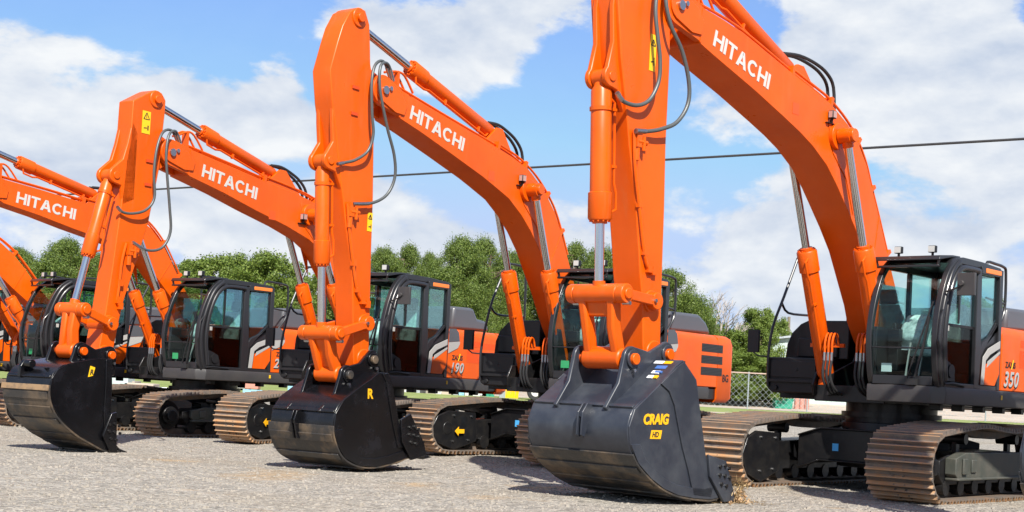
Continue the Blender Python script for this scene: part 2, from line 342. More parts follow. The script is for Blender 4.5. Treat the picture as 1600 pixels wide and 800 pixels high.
def text_mesh(name, body, size, material, origin, dirU, dirV, parent, shear=0.0, offset=0.012, thick=0.004, spacing=1.0, label=None):
    """flat lettering: origin = lower left, dirU along the line, dirV up"""
    cu = bpy.data.curves.new(name, 'FONT'); cu.body = body; cu.size = size; cu.shear = shear; cu.offset = offset * size
    cu.extrude = thick / 2; cu.space_character = spacing; cu.resolution_u = 3
    tmp = bpy.data.objects.new('tmp', cu); COL.objects.link(tmp); dg = bpy.context.evaluated_depsgraph_get()
    me = bpy.data.meshes.new_from_object(tmp.evaluated_get(dg)); bpy.data.objects.remove(tmp); bpy.data.curves.remove(cu)
    U = Vector(dirU).normalized(); V = Vector(dirV).normalized(); N = U.cross(V)
    M = Matrix((U, V, N)).transposed().to_4x4(); M.translation = Vector(origin) + N * thick / 2
    me.transform(M); me.materials.clear(); me.materials.append(MATS[material])
    o = bpy.data.objects.new(name, me); COL.objects.link(o); o.parent = parent
    if label: o['label'] = label
    return o
def block_word(word, name, L, H, origin, dirU, dirV, material, parent, thick=0.004):
    """heavy grotesque capitals drawn from strokes"""
    s = 0.200
    def poly(l): return [l]
    G = {'H': (0.86, [[(0, 0), (s, 0), (s, 1), (0, 1)], [(.86 - s, 0), (.86, 0), (.86, 1), (.86 - s, 1)], [(s, .4), (.86 - s, .4), (.86 - s, .6), (s, .6)]]),
         'I': (s, [[(0, 0), (s, 0), (s, 1), (0, 1)]]),
         'T': (0.80, [[(0, .81), (.8, .81), (.8, 1), (0, 1)], [(.4 - s / 2, 0), (.4 + s / 2, 0), (.4 + s / 2, .81), (.4 - s / 2, .81)]]),
         'A': (0.96, [[(0, 0), (.23, 0), (.53, .84), (.48, 1), (.35, 1)], [(.96, 0), (.61, 1), (.48, 1), (.43, .84), (.73, 0)], [(.30, .2), (.66, .2), (.60, .38), (.36, .38)]]),
         'C': (0.92, [])}
    o_ = arc(.47, .5, .5, 42, 318, 22); i_ = arc(.47, .5, .30, 42, 318, 22)
    o_ = [(.47 + (x - .47) * .94, z) for x, z in o_]; i_ = [(.47 + (x - .47) * .92, z) for x, z in i_]
    for a in range(22): G['C'][1].append([o_[a], o_[a + 1], i_[a + 1], i_[a]])
    gap = 0.10; tot = sum(G[c][0] for c in word) + gap * (len(word) - 1)
    U = Vector(dirU).normalized(); V = Vector(dirV).normalized(); N = U.cross(V); O = Vector(origin); k = L / tot
    mb = MB(); x = 0
    for c in word:
        for pl in G[c][1]:
            A = [mb.bm.verts.new(O + U * (x + a) * k + V * b * H) for a, b in pl]; B = [mb.bm.verts.new(v.co + N * thick) for v in A]
            mb._f(A[::-1]); mb._f(B)
            for i in range(len(A)): mb._f([A[i], A[(i + 1) % len(A)], B[(i + 1) % len(A)], B[i]])
        x += G[c][0] + gap
    return mb.build(name, material, parent, smooth=0)

# ------------------------------------------------------------------ terrain
MACH = {  # x, y, z of swing centre, yaw of upper works, yaw of tracks (as fitted to the yard)
    'C': (5.346, 19.854, 0.00, 0.7496, 0.7057), 'B': (1.076, 22.562, 0.09, 0.6336, 0.7639), 'A': (-2.446, 24.683, 0.028, 0.57, 0.4476),
    'D': (-5.870, 27.382, -0.03, 0.6283, 0.6586), 'E': (-8.896, 29.179, -0.07, 0.8036, 0.7568), 'F': (-12.2, 31.2, -0.07, 0.72, 0.70), 'G': (9.68, 17.10, 0.0, 0.7496, 0.72)}
def ground_z(x, y):
    z = 0.0; ws = 0.0
    for (mx, my, mz, _, _) in MACH.values():
        w = math.exp(-((x - mx) ** 2 + (y - my) ** 2) / (2 * 2.0 ** 2)); z += w * mz; ws += w
    z = z / max(1.0, ws)
    if y > 42:
        t = min(1, (y - 42) / 29); z += 0.67 * t * t * (3 - 2 * t)
        t = min(1, max(0, (y - 72) / 26)); z += 1.0 * t * t * (3 - 2 * t)
    return z + 0.022 * noise.noise((x * 0.5, y * 0.5, 3)) + 0.014 * noise.noise((x * 2.0, y * 2.0, 7))
def sheet(name, xs, ys, dz, material, zf=ground_z):
    bm = bmesh.new(); g = [[bm.verts.new((x, y, zf(x, y) + dz)) for x in xs] for y in ys]
    for j in range(len(ys) - 1):
        for i in range(len(xs) - 1):
            f = bm.faces.new([g[j][i], g[j][i + 1], g[j + 1][i + 1], g[j + 1][i]]); f.smooth = True
    me = bpy.data.meshes.new(name); bm.to_mesh(me); bm.free(); me.materials.append(MATS[material])
    o = bpy.data.objects.new(name, me); COL.objects.link(o); return o
def frange(a, b, n): return [a + (b - a) * i / n for i in range(n + 1)]
xs = [-900, -400, -150, -70] + frange(-40, 40, 260) + [70, 150, 400, 900]
ys = [-200, -60, -20, 0, 5] + frange(8, 42, 130) + frange(44, 110, 33) + [150, 300, 700, 1500]
struct(sheet('ground', xs, ys, 0, 'gravel'))
struct(sheet('grass_verge', frange(-70, 80, 150), frange(56, 72.5, 12), 0.012, 'grass'))
struct(sheet('far_grass', [-900, -300, -100] + frange(-70, 90, 80) + [200, 900], frange(99, 112, 6) + [150, 300, 700, 1490], 0.012, 'grass'))
struct(sheet('concrete_lot', frange(-70, 90, 80), frange(72.9, 98.5, 16), 0.012, 'concrete'))
struct(sheet('concrete_path', frange(8, 60, 40), frange(61.5, 62.6, 2), 0.022, 'concrete'))
# loose stones lying on the crushed stone in front of the machines
mb = MB(); rnd = random.Random(3); bm = mb.bm
for i in range(24000):
    y = 9.5 + 18 * rnd.random() ** 1.7; x = (rnd.random() * 2 - 1) * (0.40 * y + 0.5)
    s_ = 0.006 + 0.020 * rnd.random() ** 4; z = ground_z(x, y)
    a = rnd.random() * 6.28; c_, n_ = math.cos(a), math.sin(a)
    ax, ay, azz = s_ * (0.8 + rnd.random() * 0.7), s_ * (0.6 + rnd.random() * 0.5), s_ * (0.4 + rnd.random() * 0.5)
    pt = [(ax, 0, 0), (0, ay, 0), (-ax, 0, 0), (0, -ay, 0)]
    lo = [bm.verts.new((x + c_ * p - n_ * q, y + n_ * p + c_ * q, z - 0.002)) for p, q, _ in pt]
    up = [bm.verts.new((x + c_ * p * .6 - n_ * q * .7, y + n_ * p * .6 + c_ * q * .7, z + azz * (0.8 + .4 * rnd.random()))) for p, q, _ in pt]
    bm.faces.new(up)
    for k in range(4): bm.faces.new([lo[k], lo[(k + 1) % 4], up[(k + 1) % 4], up[k]])
o = mb.build('loose_stones', 'stone', smooth=0); o['kind'] = 'stuff'
# ------------------------------------------------------------------ excavators
def rot2(p, c, deg):
    a = R(deg); x, z = p[0] - c[0], p[1] - c[1]
    return (c[0] + x * math.cos(a) - z * math.sin(a), c[1] + x * math.sin(a) + z * math.cos(a))
BIG = dict(
    st=1.445, cf=1.60, hw=1.506, zb=1.21, fi=2.54, rl=-2.45, th=0.90, ty=1.73, ti=0.872, pitch=0.19, sk=1.0,
    deck_rear=-3.45, panel_x=-0.12, panel_top=2.31, hood=[(-0.9, 2.30), (-0.95, 2.62), (-1.9, 2.64), (-2.1, 2.34)], tool_x=0.88, tool_z=(1.28, 1.78), tool_y=-1.5,
    bw=0.26, foot=(0.15, 2.0), tip=(5.70, 5.45), tipr=0.22,
    boom_top=[(5.28, 5.53), (4.46, 5.43), (3.32, 5.16), (2.75, 5.04), (2.39, 4.95), (1.97, 4.77), (1.68, 4.57), (1.44, 4.31), (1.27, 4.02), (1.07, 3.70), (0.78, 3.21), (0.36, 2.52), (-0.05, 2.12)],
    boom_low=[(0.15, 1.78), (0.42, 1.82), (0.68, 2.05), (0.87, 2.28), (0.97, 2.50), (1.2, 2.85), (1.43, 3.20), (1.70, 3.49), (1.97, 3.75), (2.18, 3.95), (2.45, 4.17), (2.81, 4.36), (3.12, 4.48), (3.49, 4.60), (4.14, 4.80), (5.01, 5.04), (5.28, 5.12)],
    bcp=(2.27, 4.56), bcf=(1.04, 1.43), bc_y=0.42, bc_r=0.118, bc_frac=0.56,
    arm=[(6.02, 6.62), (6.18, 6.68), (6.32, 6.58), (6.62, 5.95), (6.70, 5.45), (6.58, 4.70), (6.46, 4.23), (6.37, 3.80), (6.23, 3.30), (6.12, 2.72), (6.08, 2.46), (6.02, 2.21), (5.96, 1.66), (5.93, 1.50), (5.83, 1.43), (5.70, 1.46), (5.65, 1.58), (5.68, 2.24), (5.70, 3.20), (5.73, 3.90), (5.73, 4.78), (5.74, 5.05), (5.80, 5.75), (5.90, 6.30)],
    aw=0.19, arm_pin=(5.77, 1.60), acp=(6.13, 6.47), acl=(2.95, 5.24), acr=0.115, acb=0.60, lug=[(3.35, 5.14), (3.02, 5.36), (2.88, 5.36), (2.40, 4.93)],
    bkc=(6.66, 4.49), link=(6.53, 2.20), bkr=0.112, bkfrac=0.66, idler=(5.88, 2.17), bp1=(6.37, 1.52), lh=0.36, lb=0.26,
    bk_half=0.70, bk_side=[(6.05, 1.47), (5.92, 1.54), (5.68, 1.35), (5.44, 0.52), (5.26, 0.20), (5.10, 0.08), (5.30, 0.05), (5.63, 0.07), (5.92, 0.11), (6.17, 0.18), (6.40, 0.29), (6.63, 0.45), (6.76, 0.64), (6.79, 0.82), (6.71, 1.00), (6.51, 1.13), (6.29, 1.28)],
    bk_cut=[(5.45, 0.54), (5.11, 0.47), (4.97, 0.20), (4.90, 0.03), (5.12, 0.02), (5.40, 0.30)], lip=(4.84, 0.01), bk_mat='bucket_grey',
    text=(5.08, 5.15, 1.17, 0.185, 13.8), lamp=(2.44, 4.84), pin_r=0.085,
    hoses=[[(5.95, 6.30), (6.10, 5.75), (6.17, 5.30), (6.14, 5.0), (6.09, 4.75), (6.09, 4.52), (6.20, 4.31), (6.37, 4.22), (6.57, 4.23), (6.68, 4.30)],
           [(5.70, 6.00), (5.98, 5.55), (5.93, 5.20), (5.72, 4.93), (5.58, 4.62), (5.57, 4.37), (5.72, 4.15), (5.94, 4.04), (6.15, 3.98), (6.36, 3.95)]],
    pipe=[(6.34, 3.95), (6.30, 3.6), (6.20, 3.2), (6.07, 2.7), (5.98, 2.52), (5.90, 2.50)])
MED = dict(
    st=1.238, cf=1.324, hw=1.387, zb=1.03, fi=2.33, rl=-2.15, th=0.80, ty=1.52, ti=0.88, pitch=0.165, sk=0.9,
    deck_rear=-2.66, panel_x=-0.36, panel_top=2.10, hood=[(-0.86, 2.10), (-0.90, 2.42), (-1.90, 2.43), (-2.15, 2.32), (-2.34, 2.13)], tool_x=0.78, tool_z=(1.08, 1.60), tool_y=-1.38,
    bw=0.22, foot=(0.12, 1.82), tip=(5.19, 4.82), tipr=0.20,
    boom_top=[(4.86, 4.88), (3.97, 4.71), (2.67, 4.48), (2.32, 4.41), (1.99, 4.31), (1.68, 4.16), (1.40, 3.96), (1.18, 3.75), (0.99, 3.47), (0.79, 3.12), (0.35, 2.35), (-0.04, 1.96)],
    boom_low=[(0.12, 1.62), (0.40, 1.68), (0.68, 1.93), (0.87, 2.19), (1.08, 2.53), (1.31, 2.83), (1.53, 3.13), (1.78, 3.39), (2.04, 3.60), (2.37, 3.80), (2.77, 3.94), (3.01, 4.02), (3.75, 4.23), (4.45, 4.42), (4.86, 4.52)],
    bcp=(1.95, 3.98), bcf=(0.87, 1.17), bc_y=0.37, bc_r=0.105, bc_frac=0.585,
    arm=[(5.46, 5.62), (5.55, 5.78), (5.68, 5.79), (5.83, 5.70), (5.95, 5.49), (6.02, 5.28), (6.13, 4.90), (6.06, 4.50), (5.97, 4.18), (5.85, 3.62), (5.76, 3.30), (5.68, 2.95), (5.60, 2.68), (5.52, 2.37), (5.47, 1.86), (5.42, 1.36), (5.40, 1.24), (5.30, 1.17), (5.18, 1.20), (5.13, 1.32), (5.15, 1.88), (5.17, 2.29), (5.19, 2.73), (5.21, 3.39), (5.27, 4.37), (5.33, 4.90), (5.40, 5.12), (5.43, 5.40)],
    aw=0.155, arm_pin=(5.23, 1.33), acp=(5.66, 5.66), acl=(2.52, 4.70), acr=0.105, acb=0.615, lug=[(2.95, 4.50), (2.62, 4.80), (2.48, 4.80), (2.10, 4.32)],
    bkc=(6.02, 3.78), link=(5.87, 1.63), bkr=0.09, bkfrac=0.60, idler=(5.26, 1.79), bp1=(5.68, 1.12), lh=0.30, lb=0.20,
    bk_half=0.55, bk_side=[(5.50, 1.08), (5.36, 1.17), (5.20, 1.17), (5.12, 1.06), (4.94, 0.54), (4.80, 0.22), (4.70, 0.10), (4.86, 0.06), (5.05, 0.02), (5.36, -0.02), (5.66, 0.0), (5.92, 0.10), (6.06, 0.26), (6.13, 0.44), (6.11, 0.64), (5.98, 0.81), (5.75, 0.95)],
    bk_cut=[(4.95, 0.58), (4.76, 0.66), (4.46, 0.28), (4.40, 0.12), (4.70, 0.06), (4.90, 0.30)], lip=(4.36, 0.08), bk_mat='bucket_black',
    text=(4.70, 4.55, 1.15, 0.18, 12.0), lamp=(2.12, 4.16), pin_r=0.075,
    hoses=[[(5.02, 4.98), (5.22, 5.18), (5.42, 5.10), (5.50, 4.85), (5.47, 4.45), (5.42, 4.20), (5.48, 3.98), (5.66, 3.84), (5.82, 3.78), (5.96, 3.74)],
           [(5.00, 4.98), (5.16, 5.16), (5.34, 5.10), (5.36, 4.80), (5.20, 4.35), (5.02, 4.0), (4.96, 3.72), (5.06, 3.48), (5.30, 3.34), (5.66, 3.28)]],
    pipe=[(5.72, 3.28), (5.66, 2.95), (5.56, 2.55), (5.46, 2.22), (5.36, 2.08), (5.26, 2.04)])
def small(boom_deg=0.0, arm_shift=(0, 0)):
    d = dict(MED)
    d.update(deck_rear=-2.55, panel_top=2.09, hood=[(-0.88, 2.10), (-0.92, 2.50), (-1.52, 2.51), (-1.66, 2.33), (-1.98, 2.30), (-2.06, 2.12)],
        th=0.78, bw=0.19, foot=(0.10, 1.72), tip=(5.08, 4.25), tipr=0.19,
        boom_top=[(4.72, 4.36), (3.80, 4.235), (3.09, 4.13), (2.33, 4.04), (1.87, 3.95), (1.60, 3.81), (1.32, 3.54), (1.12, 3.26), (0.93, 2.96), (0.38, 2.22), (-0.05, 1.86)],
        boom_low=[(0.10, 1.54), (0.38, 1.60), (0.60, 1.88), (0.77, 2.18), (1.06, 2.54), (1.38, 2.86), (1.62, 3.12), (1.75, 3.23), (2.00, 3.35), (2.55, 3.50), (3.30, 3.66), (3.97, 3.82), (4.72, 3.97)],
        bcp=(2.05, 3.74), bcf=(0.80, 1.20), bc_y=0.34, bc_r=0.10, bc_frac=0.57,
        arm=[(5.20, 4.98), (5.28, 5.07), (5.40, 5.09), (5.50, 5.04), (5.80, 4.86), (5.81, 4.29), (5.86, 4.00), (5.89, 3.56), (5.94, 3.02), (5.99, 2.52), (6.06, 1.93), (6.13, 1.45), (6.17, 1.28), (6.12, 1.18), (6.00, 1.16), (5.91, 1.24), (5.88, 1.42), (5.83, 1.72), (5.77, 2.01), (5.58, 2.59), (5.39, 3.19), (5.24, 4.02), (5.22, 4.53), (5.20, 4.8)],
        aw=0.145, arm_pin=(6.05, 1.29), acp=(5.38, 4.96), acl=(2.62, 4.27), acr=0.10, acb=0.62, lug=[(3.0, 4.13), (2.70, 4.38), (2.56, 4.38), (2.18, 4.02)],
        bkc=(6.02, 3.78), link=(6.51, 1.88), bkr=0.085, bkfrac=0.60, idler=(6.01, 1.72), bp1=(6.54, 1.32), lh=0.24, lb=0.16,
        bk_half=0.45, bk_side=[(6.60, 1.20), (6.43, 1.23), (6.19, 1.24), (6.16, 0.90), (6.15, 0.48), (6.08, 0.10), (6.02, -0.02), (6.20, 0.00), (6.50, 0.12), (6.73, 0.23), (7.00, 0.42), (7.13, 0.59), (7.18, 0.76), (7.16, 0.94), (7.07, 1.06), (6.92, 1.14)],
        bk_cut=[(6.17, 0.50), (6.08, 0.52), (6.05, 0.06), (6.02, -0.04), (6.16, -0.02), (6.30, 0.20)], lip=(5.90, -0.05),
        text=(4.50, 4.0, 1.16, 0.18, 8.8), lamp=(2.20, 3.72),
        hoses=[[(4.92, 4.42), (5.10, 4.56), (5.30, 4.50), (5.42, 4.25), (5.46, 3.90), (5.42, 3.55), (5.54, 3.36), (5.75, 3.28), (5.92, 3.28), (6.02, 3.34)],
               [(4.90, 4.42), (5.04, 4.56), (5.20, 4.48), (5.26, 4.20), (5.22, 3.85), (5.14, 3.45), (5.08, 3.10), (5.20, 2.86), (5.45, 2.80), (5.72, 2.88)]],
        pipe=[(5.80, 2.86), (5.86, 2.6), (5.88, 2.3), (5.90, 2.06), (5.86, 1.98)])
    if boom_deg:
        f = d['foot']
        for k in ('boom_top', 'boom_low', 'lug'): d[k] = [rot2(p, f, boom_deg) for p in d[k]]
        for k in ('bcp', 'acl', 'lamp'): d[k] = rot2(d[k], f, boom_deg)
        ox, oz = d['tip']; nt_ = rot2(d['tip'], f, boom_deg); dx, dz = nt_[0] - ox, nt_[1] - oz; d['tip'] = nt_
        t = d['text']; q = rot2((t[0], t[1]), f, boom_deg); d['text'] = (q[0], q[1], t[2], t[3], t[4] + boom_deg)
        # the arm keeps its own angle; it hangs from the moved boom tip and is curled so the bucket rests on the ground
        for k in ('arm', 'bk_side', 'bk_cut', 'pipe'): d[k] = [(x + dx, z + dz) for x, z in d[k]]
        d['hoses'] = [[(x + dx, z + dz) for x, z in h] for h in d['hoses']]
        for k in ('acp', 'bkc', 'link', 'idler', 'bp1', 'arm_pin', 'lip'): d[k] = (d[k][0] + dx, d[k][1] + dz)
        a = -math.degrees(math.asin(max(-0.6, min(0.6, dz / 4.3))))
        for k in ('arm', 'bk_side', 'bk_cut', 'pipe'): d[k] = [rot2(p, nt_, a * 0) for p in d[k]]
        d['lift'] = dz
    return d

def pin_cap(mb, x, z, y, r, sgn=1):
    mb.cyl_y(x, z, y, y + sgn * 0.03, r, 20); mb.cyl_y(x, z, y + sgn * 0.03, y + sgn * 0.045, r * 0.6, 16)

def make_track(root, S, y0, y1, rz, side):
    """one crawler: the frame is the part, chain, idler, sprocket and rollers are its pieces"""
    Mz = Matrix.Rotation(rz, 4, 'Z'); yo, yi = (y1, y0) if side > 0 else (y0, y1); s = 1 if side > 0 else -1
    fi, rl, th, sk = S['fi'], S['rl'], S['th'], S['sk']; g = 0.03; Rr = th / 2 - g; cz = th / 2; rr_ = Rr * 1.02; up = 0.10 * sk
    xf, xr = fi - th / 2, rl + th / 2
    top = [(xf, th - g), (xf - 0.55, th - g + up * 0.55), (xf * 0.40, th - g + up), (xf * 0.1, th - g + up * 0.55), (xr * 0.15, th - g + up * .5), (xr * 0.45, th - g + up), (xr * 0.8, th - g + up * 0.5), (xr, th - g + 0.02)]
    path = []
    path += [(x, g) for x in frange(xr, xf, 6)]
    path += [(xf + Rr * math.sin(a), cz - Rr * math.cos(a)) for a in frange(0, math.pi, 16)][1:]
    path += [(v.x, v.y) for v in smooth_path([(a, b, 0) for a, b in top], 6)][1:]
    path += [(xr - rr_ * math.sin(a), cz + rr_ * math.cos(a)) for a in frange(0, math.pi, 16)][1:-1]
    P = [Vector((a, 0, b)) for a, b in path]; P.append(P[0]); seg = [(P[i + 1] - P[i]).length for i in range(len(P) - 1)]; L = sum(seg)
    n = round(L / S['pitch']); pt = L / n; mb = MB(); yc = (y0 + y1) / 2
    def at(d):
        d %= L
        for i, l in enumerate(seg):
            if d <= l: return P[i].lerp(P[i + 1], d / l), (P[i + 1] - P[i]).normalized()
            d -= l
        return P[-1], (P[0] - P[-2]).normalized()
    prof = [(-.5, -.03), (-.47, -.008), (-.40, -.012), (-.33, .034), (-.26, .034), (-.19, -.012), (.03, -.014), (.12, .030), (.19, .030), (.27, -.012), (.47, -.014), (.49, -.03)]
    for k in range(n):
        a, _ = at(k * pt); b, _ = at((k + 1) * pt); t = (b - a).normalized(); nn = Vector((t.z, 0, -t.x)); c = (a + b) / 2
        w = (y1 - y0); rings = []
        for yy in (y0, y1):
            rings.append([mb.bm.verts.new(Vector((0, yy, 0)) + c + t * u * (b - a).length + nn * v) for u, v in prof])
        m = len(prof)
        for i in range(m):
            f = mb._f([rings[0][i], rings[0][(i + 1) % m], rings[1][(i + 1) % m], rings[1][i]])
            if f and prof[i][1] > .02 and (prof[(i + 1) % m][1] > .02 or True): f.material_index = 1
        mb._f(rings[0][::-1]); mb._f(rings[1])
        for q in (-0.07, 0.07):   # shoe bolts
            for uu in (-0.2, 0.16):
                cc = c + t * uu * pt + nn * 0.004 + Vector((0, yc + q, 0))
                mb.cyl(cc, cc + nn * 0.018, 0.016, 6)
        # link rail behind the shoe
        for q in (-0.07, 0.07):
            for e in range(1):
                c0 = a - nn * 0.075; c1 = b - nn * 0.075
                mb.bar([c0 + Vector((0, yc + q, 0)), c1 + Vector((0, yc + q, 0))], 0.035, 0.10)
    chain = mb.xform(Mz)
    # frame
    fr = MB(); hh = th * 0.5
    fy = 0.21 * sk; prof_f = [(xr + .30, .22), (xf - .42, .22), (xf - .30, .34), (xf - .30, .56 * th + .02), (xf - .55, .66 * th), (-.1, .72 * th), (xr + .55, .66 * th), (xr + .30, .52 * th)]
    fr.prism(prof_f, yc - fy, yc + fy)
    if side > 0:   # outer box cover with a ledge
        o0, o1 = yc + fy + .004, yo - 0.07
        cv = MB(); cv.prism([(xr + .55, .30), (xf - .52, .30), (xf - .45, .36), (xf - .45, .62 * th), (xf - .75, .70 * th), (xr + .6, .70 * th)], o0, o1)
        cv.box(xr + .5, xf - .46, o0, o1 + .03, .285, .315)
        cv.box(xf - .75, xf - .62, o1 + .003, o1 + .03, .36, .62 * th); cv.box(xf - 1.05, xf - .90, o1 + .002, o1 + .02, .38, .60 * th)
    # idler guard plate on the inner side
    gy = yi + s * 0.03
    gp = [(xf - .02, cz + Rr * .72), (xf - .60, cz + Rr * .66), (xf - .64, cz - Rr * .55), (xf - .16, cz - Rr * .92), (xf + .22, cz - Rr * .62), (xf + .33, cz), (xf + .22, cz + Rr * .5)]
    if side < 0: gy = yi - 0.03; fr.prism(gp, gy - 0.05, gy)
    frame = fr.xform(Mz).build('track_frame', 'black_paint', root, bevel=0.012)
    if side > 0: cv.xform(Mz).build('track_guard', 'guard_grey', frame, bevel=.012)
    if side < 0:
        mb2 = MB()
        for (bx, bz) in ((xf - .12, cz + Rr * .52), (xf - .5, cz + Rr * .5), (xf - .12, cz - Rr * .55), (xf - .45, cz - Rr * .5)): mb2 = MB(); mb2.cyl((bx, gy, bz), (bx, gy + .02, bz), .016, 8); mb2.xform(Mz).build('guard_bolt', 'steel', frame)
    chain.build('track_chain', ['track_steel', 'grouser_steel'], frame, smooth=30)
    w1 = MB(); w1.cyl_y(xf, cz, yc - .17, yc + .17, Rr - .11, 32); w1.cyl_y(xf, cz, yc - .24, yc + .24, .16, 20)
    w1.cyl_y(xf, cz, yc - s * .01, yc + .30, .10, 20)
    w1.xform(Mz).build('idler', 'black_paint', frame, bevel=.01)
    w2 = MB(); w2.cyl_y(xr, cz, yc - .05, yc + .05, Rr - .13, 30)
    for k in range(15):
        a = 2 * math.pi * k / 15; w2.box(-.05, .05, yc - .04, yc + .04, Rr - .16, Rr - .075) if False else w2.bar([(xr + (Rr - .16) * math.cos(a), yc, cz + (Rr - .16) * math.sin(a)), (xr + (Rr - .07) * math.cos(a), yc, cz + (Rr - .07) * math.sin(a))], .08, .07)
    w2.cyl_y(xr, cz, yc - .20, yc + .28, .24, 24)
    w2.xform(Mz).build('sprocket', 'black_paint', frame)
    nr = 8
    for k in range(nr):
        x = xr + .45 + (xf - xr - .95) * k / (nr - 1); m = MB(); m.cyl_y(x, .185, yc - .20, yc + .20, .075, 18); m.cyl_y(x, .185, yc - .22, yc - .12, .10, 18); m.cyl_y(x, .185, yc + .12, yc + .22, .10, 18)
        m.xform(Mz).build('track_roller', 'black_paint', frame)
    for x in (xf * 0.40, xr * 0.45):
        m = MB(); m.cyl_y(x, th + up - .21, yc - .14, yc + .14, .07, 18); m.box(x - .05, x + .05, yc - .03, yc + .03, th * .62, th + up - .21)
        m.xform(Mz).build('carrier_roller', 'black_paint', frame)
    return frame

def hyd(root, name, p0, p1, y, r, frac, rod_r=None, eye=0.09, hw=0.09, hoses=True):
    """barrel end at p0, rod end at p1 (x, z) in the plane y"""
    a = Vector((p0[0], y, p0[1])); b = Vector((p1[0], y, p1[1])); d = (b - a).normalized(); L = (b - a).length; e = a + d * L * frac
    rod_r = rod_r or r * .48; mb = MB(); up = Vector((0, 0, 1)) if abs(d.z) < .7 else Vector((1, 0, 0)); sd_ = Vector((0, 1, 0)).cross(d).normalized()
    mb.tube([a, a + d * eye, a + d * (eye + .05), e - d * .30, e - d * .29, e - d * .02, e], r, 28, True, [r * .55, r * .75, r, r, r * 1.16, r * 1.16, r * 1.05])
    mb.tube([e - d * .001, e + d * .035], r * .72, 24)
    mb.cyl((a.x, y - hw, a.z), (a.x, y + hw, a.z), eye, 24)
    for k in range(12):
        an = 2 * math.pi * k / 12; q = (Vector((0, 1, 0)) * math.cos(an) + sd_ * math.sin(an)) * r * .93; mb.cyl(e + q - d * .003, e + q + d * .018, .011, 6)
    if hoses:
        s1 = sd_ * (r + .03); p = Vector((0, r * .6, 0))
        mb.tube([a + d * .22 + s1 * .5 + p, a + d * .26 + s1 + p, e - d * .40 + s1 + p, e - d * .30 + s1 * 1.25 + p, e - d * .12 + s1 * 1.25 + p, e - d * .08 + s1 * .6 + p], .016, 8)
        for t in (.22, .62):
            c = a + d * (L * frac * t)
            if name == 'bucket_cylinder' and t < .3: mb.tube([c - d * .02, c + d * .02], r * 1.12, 24)
            mb.bar([c + s1 * .6 + p, c + s1 * 1.15 + p], .04, .03)
    cyl = mb.build(name, 'orange', root)
    m2 = MB(); m2.tube([e, b - d * eye * .8], rod_r, 20); m2.build('cylinder_rod', 'chrome', cyl)
    m3 = MB(); m3.cyl((b.x, y - hw, b.z), (b.x, y + hw, b.z), eye, 24); m3.tube([b - d * eye * 1.5, b - d * eye * .5], rod_r * 1.35, 16); m3.build('rod_eye', 'orange', cyl)
    return cyl

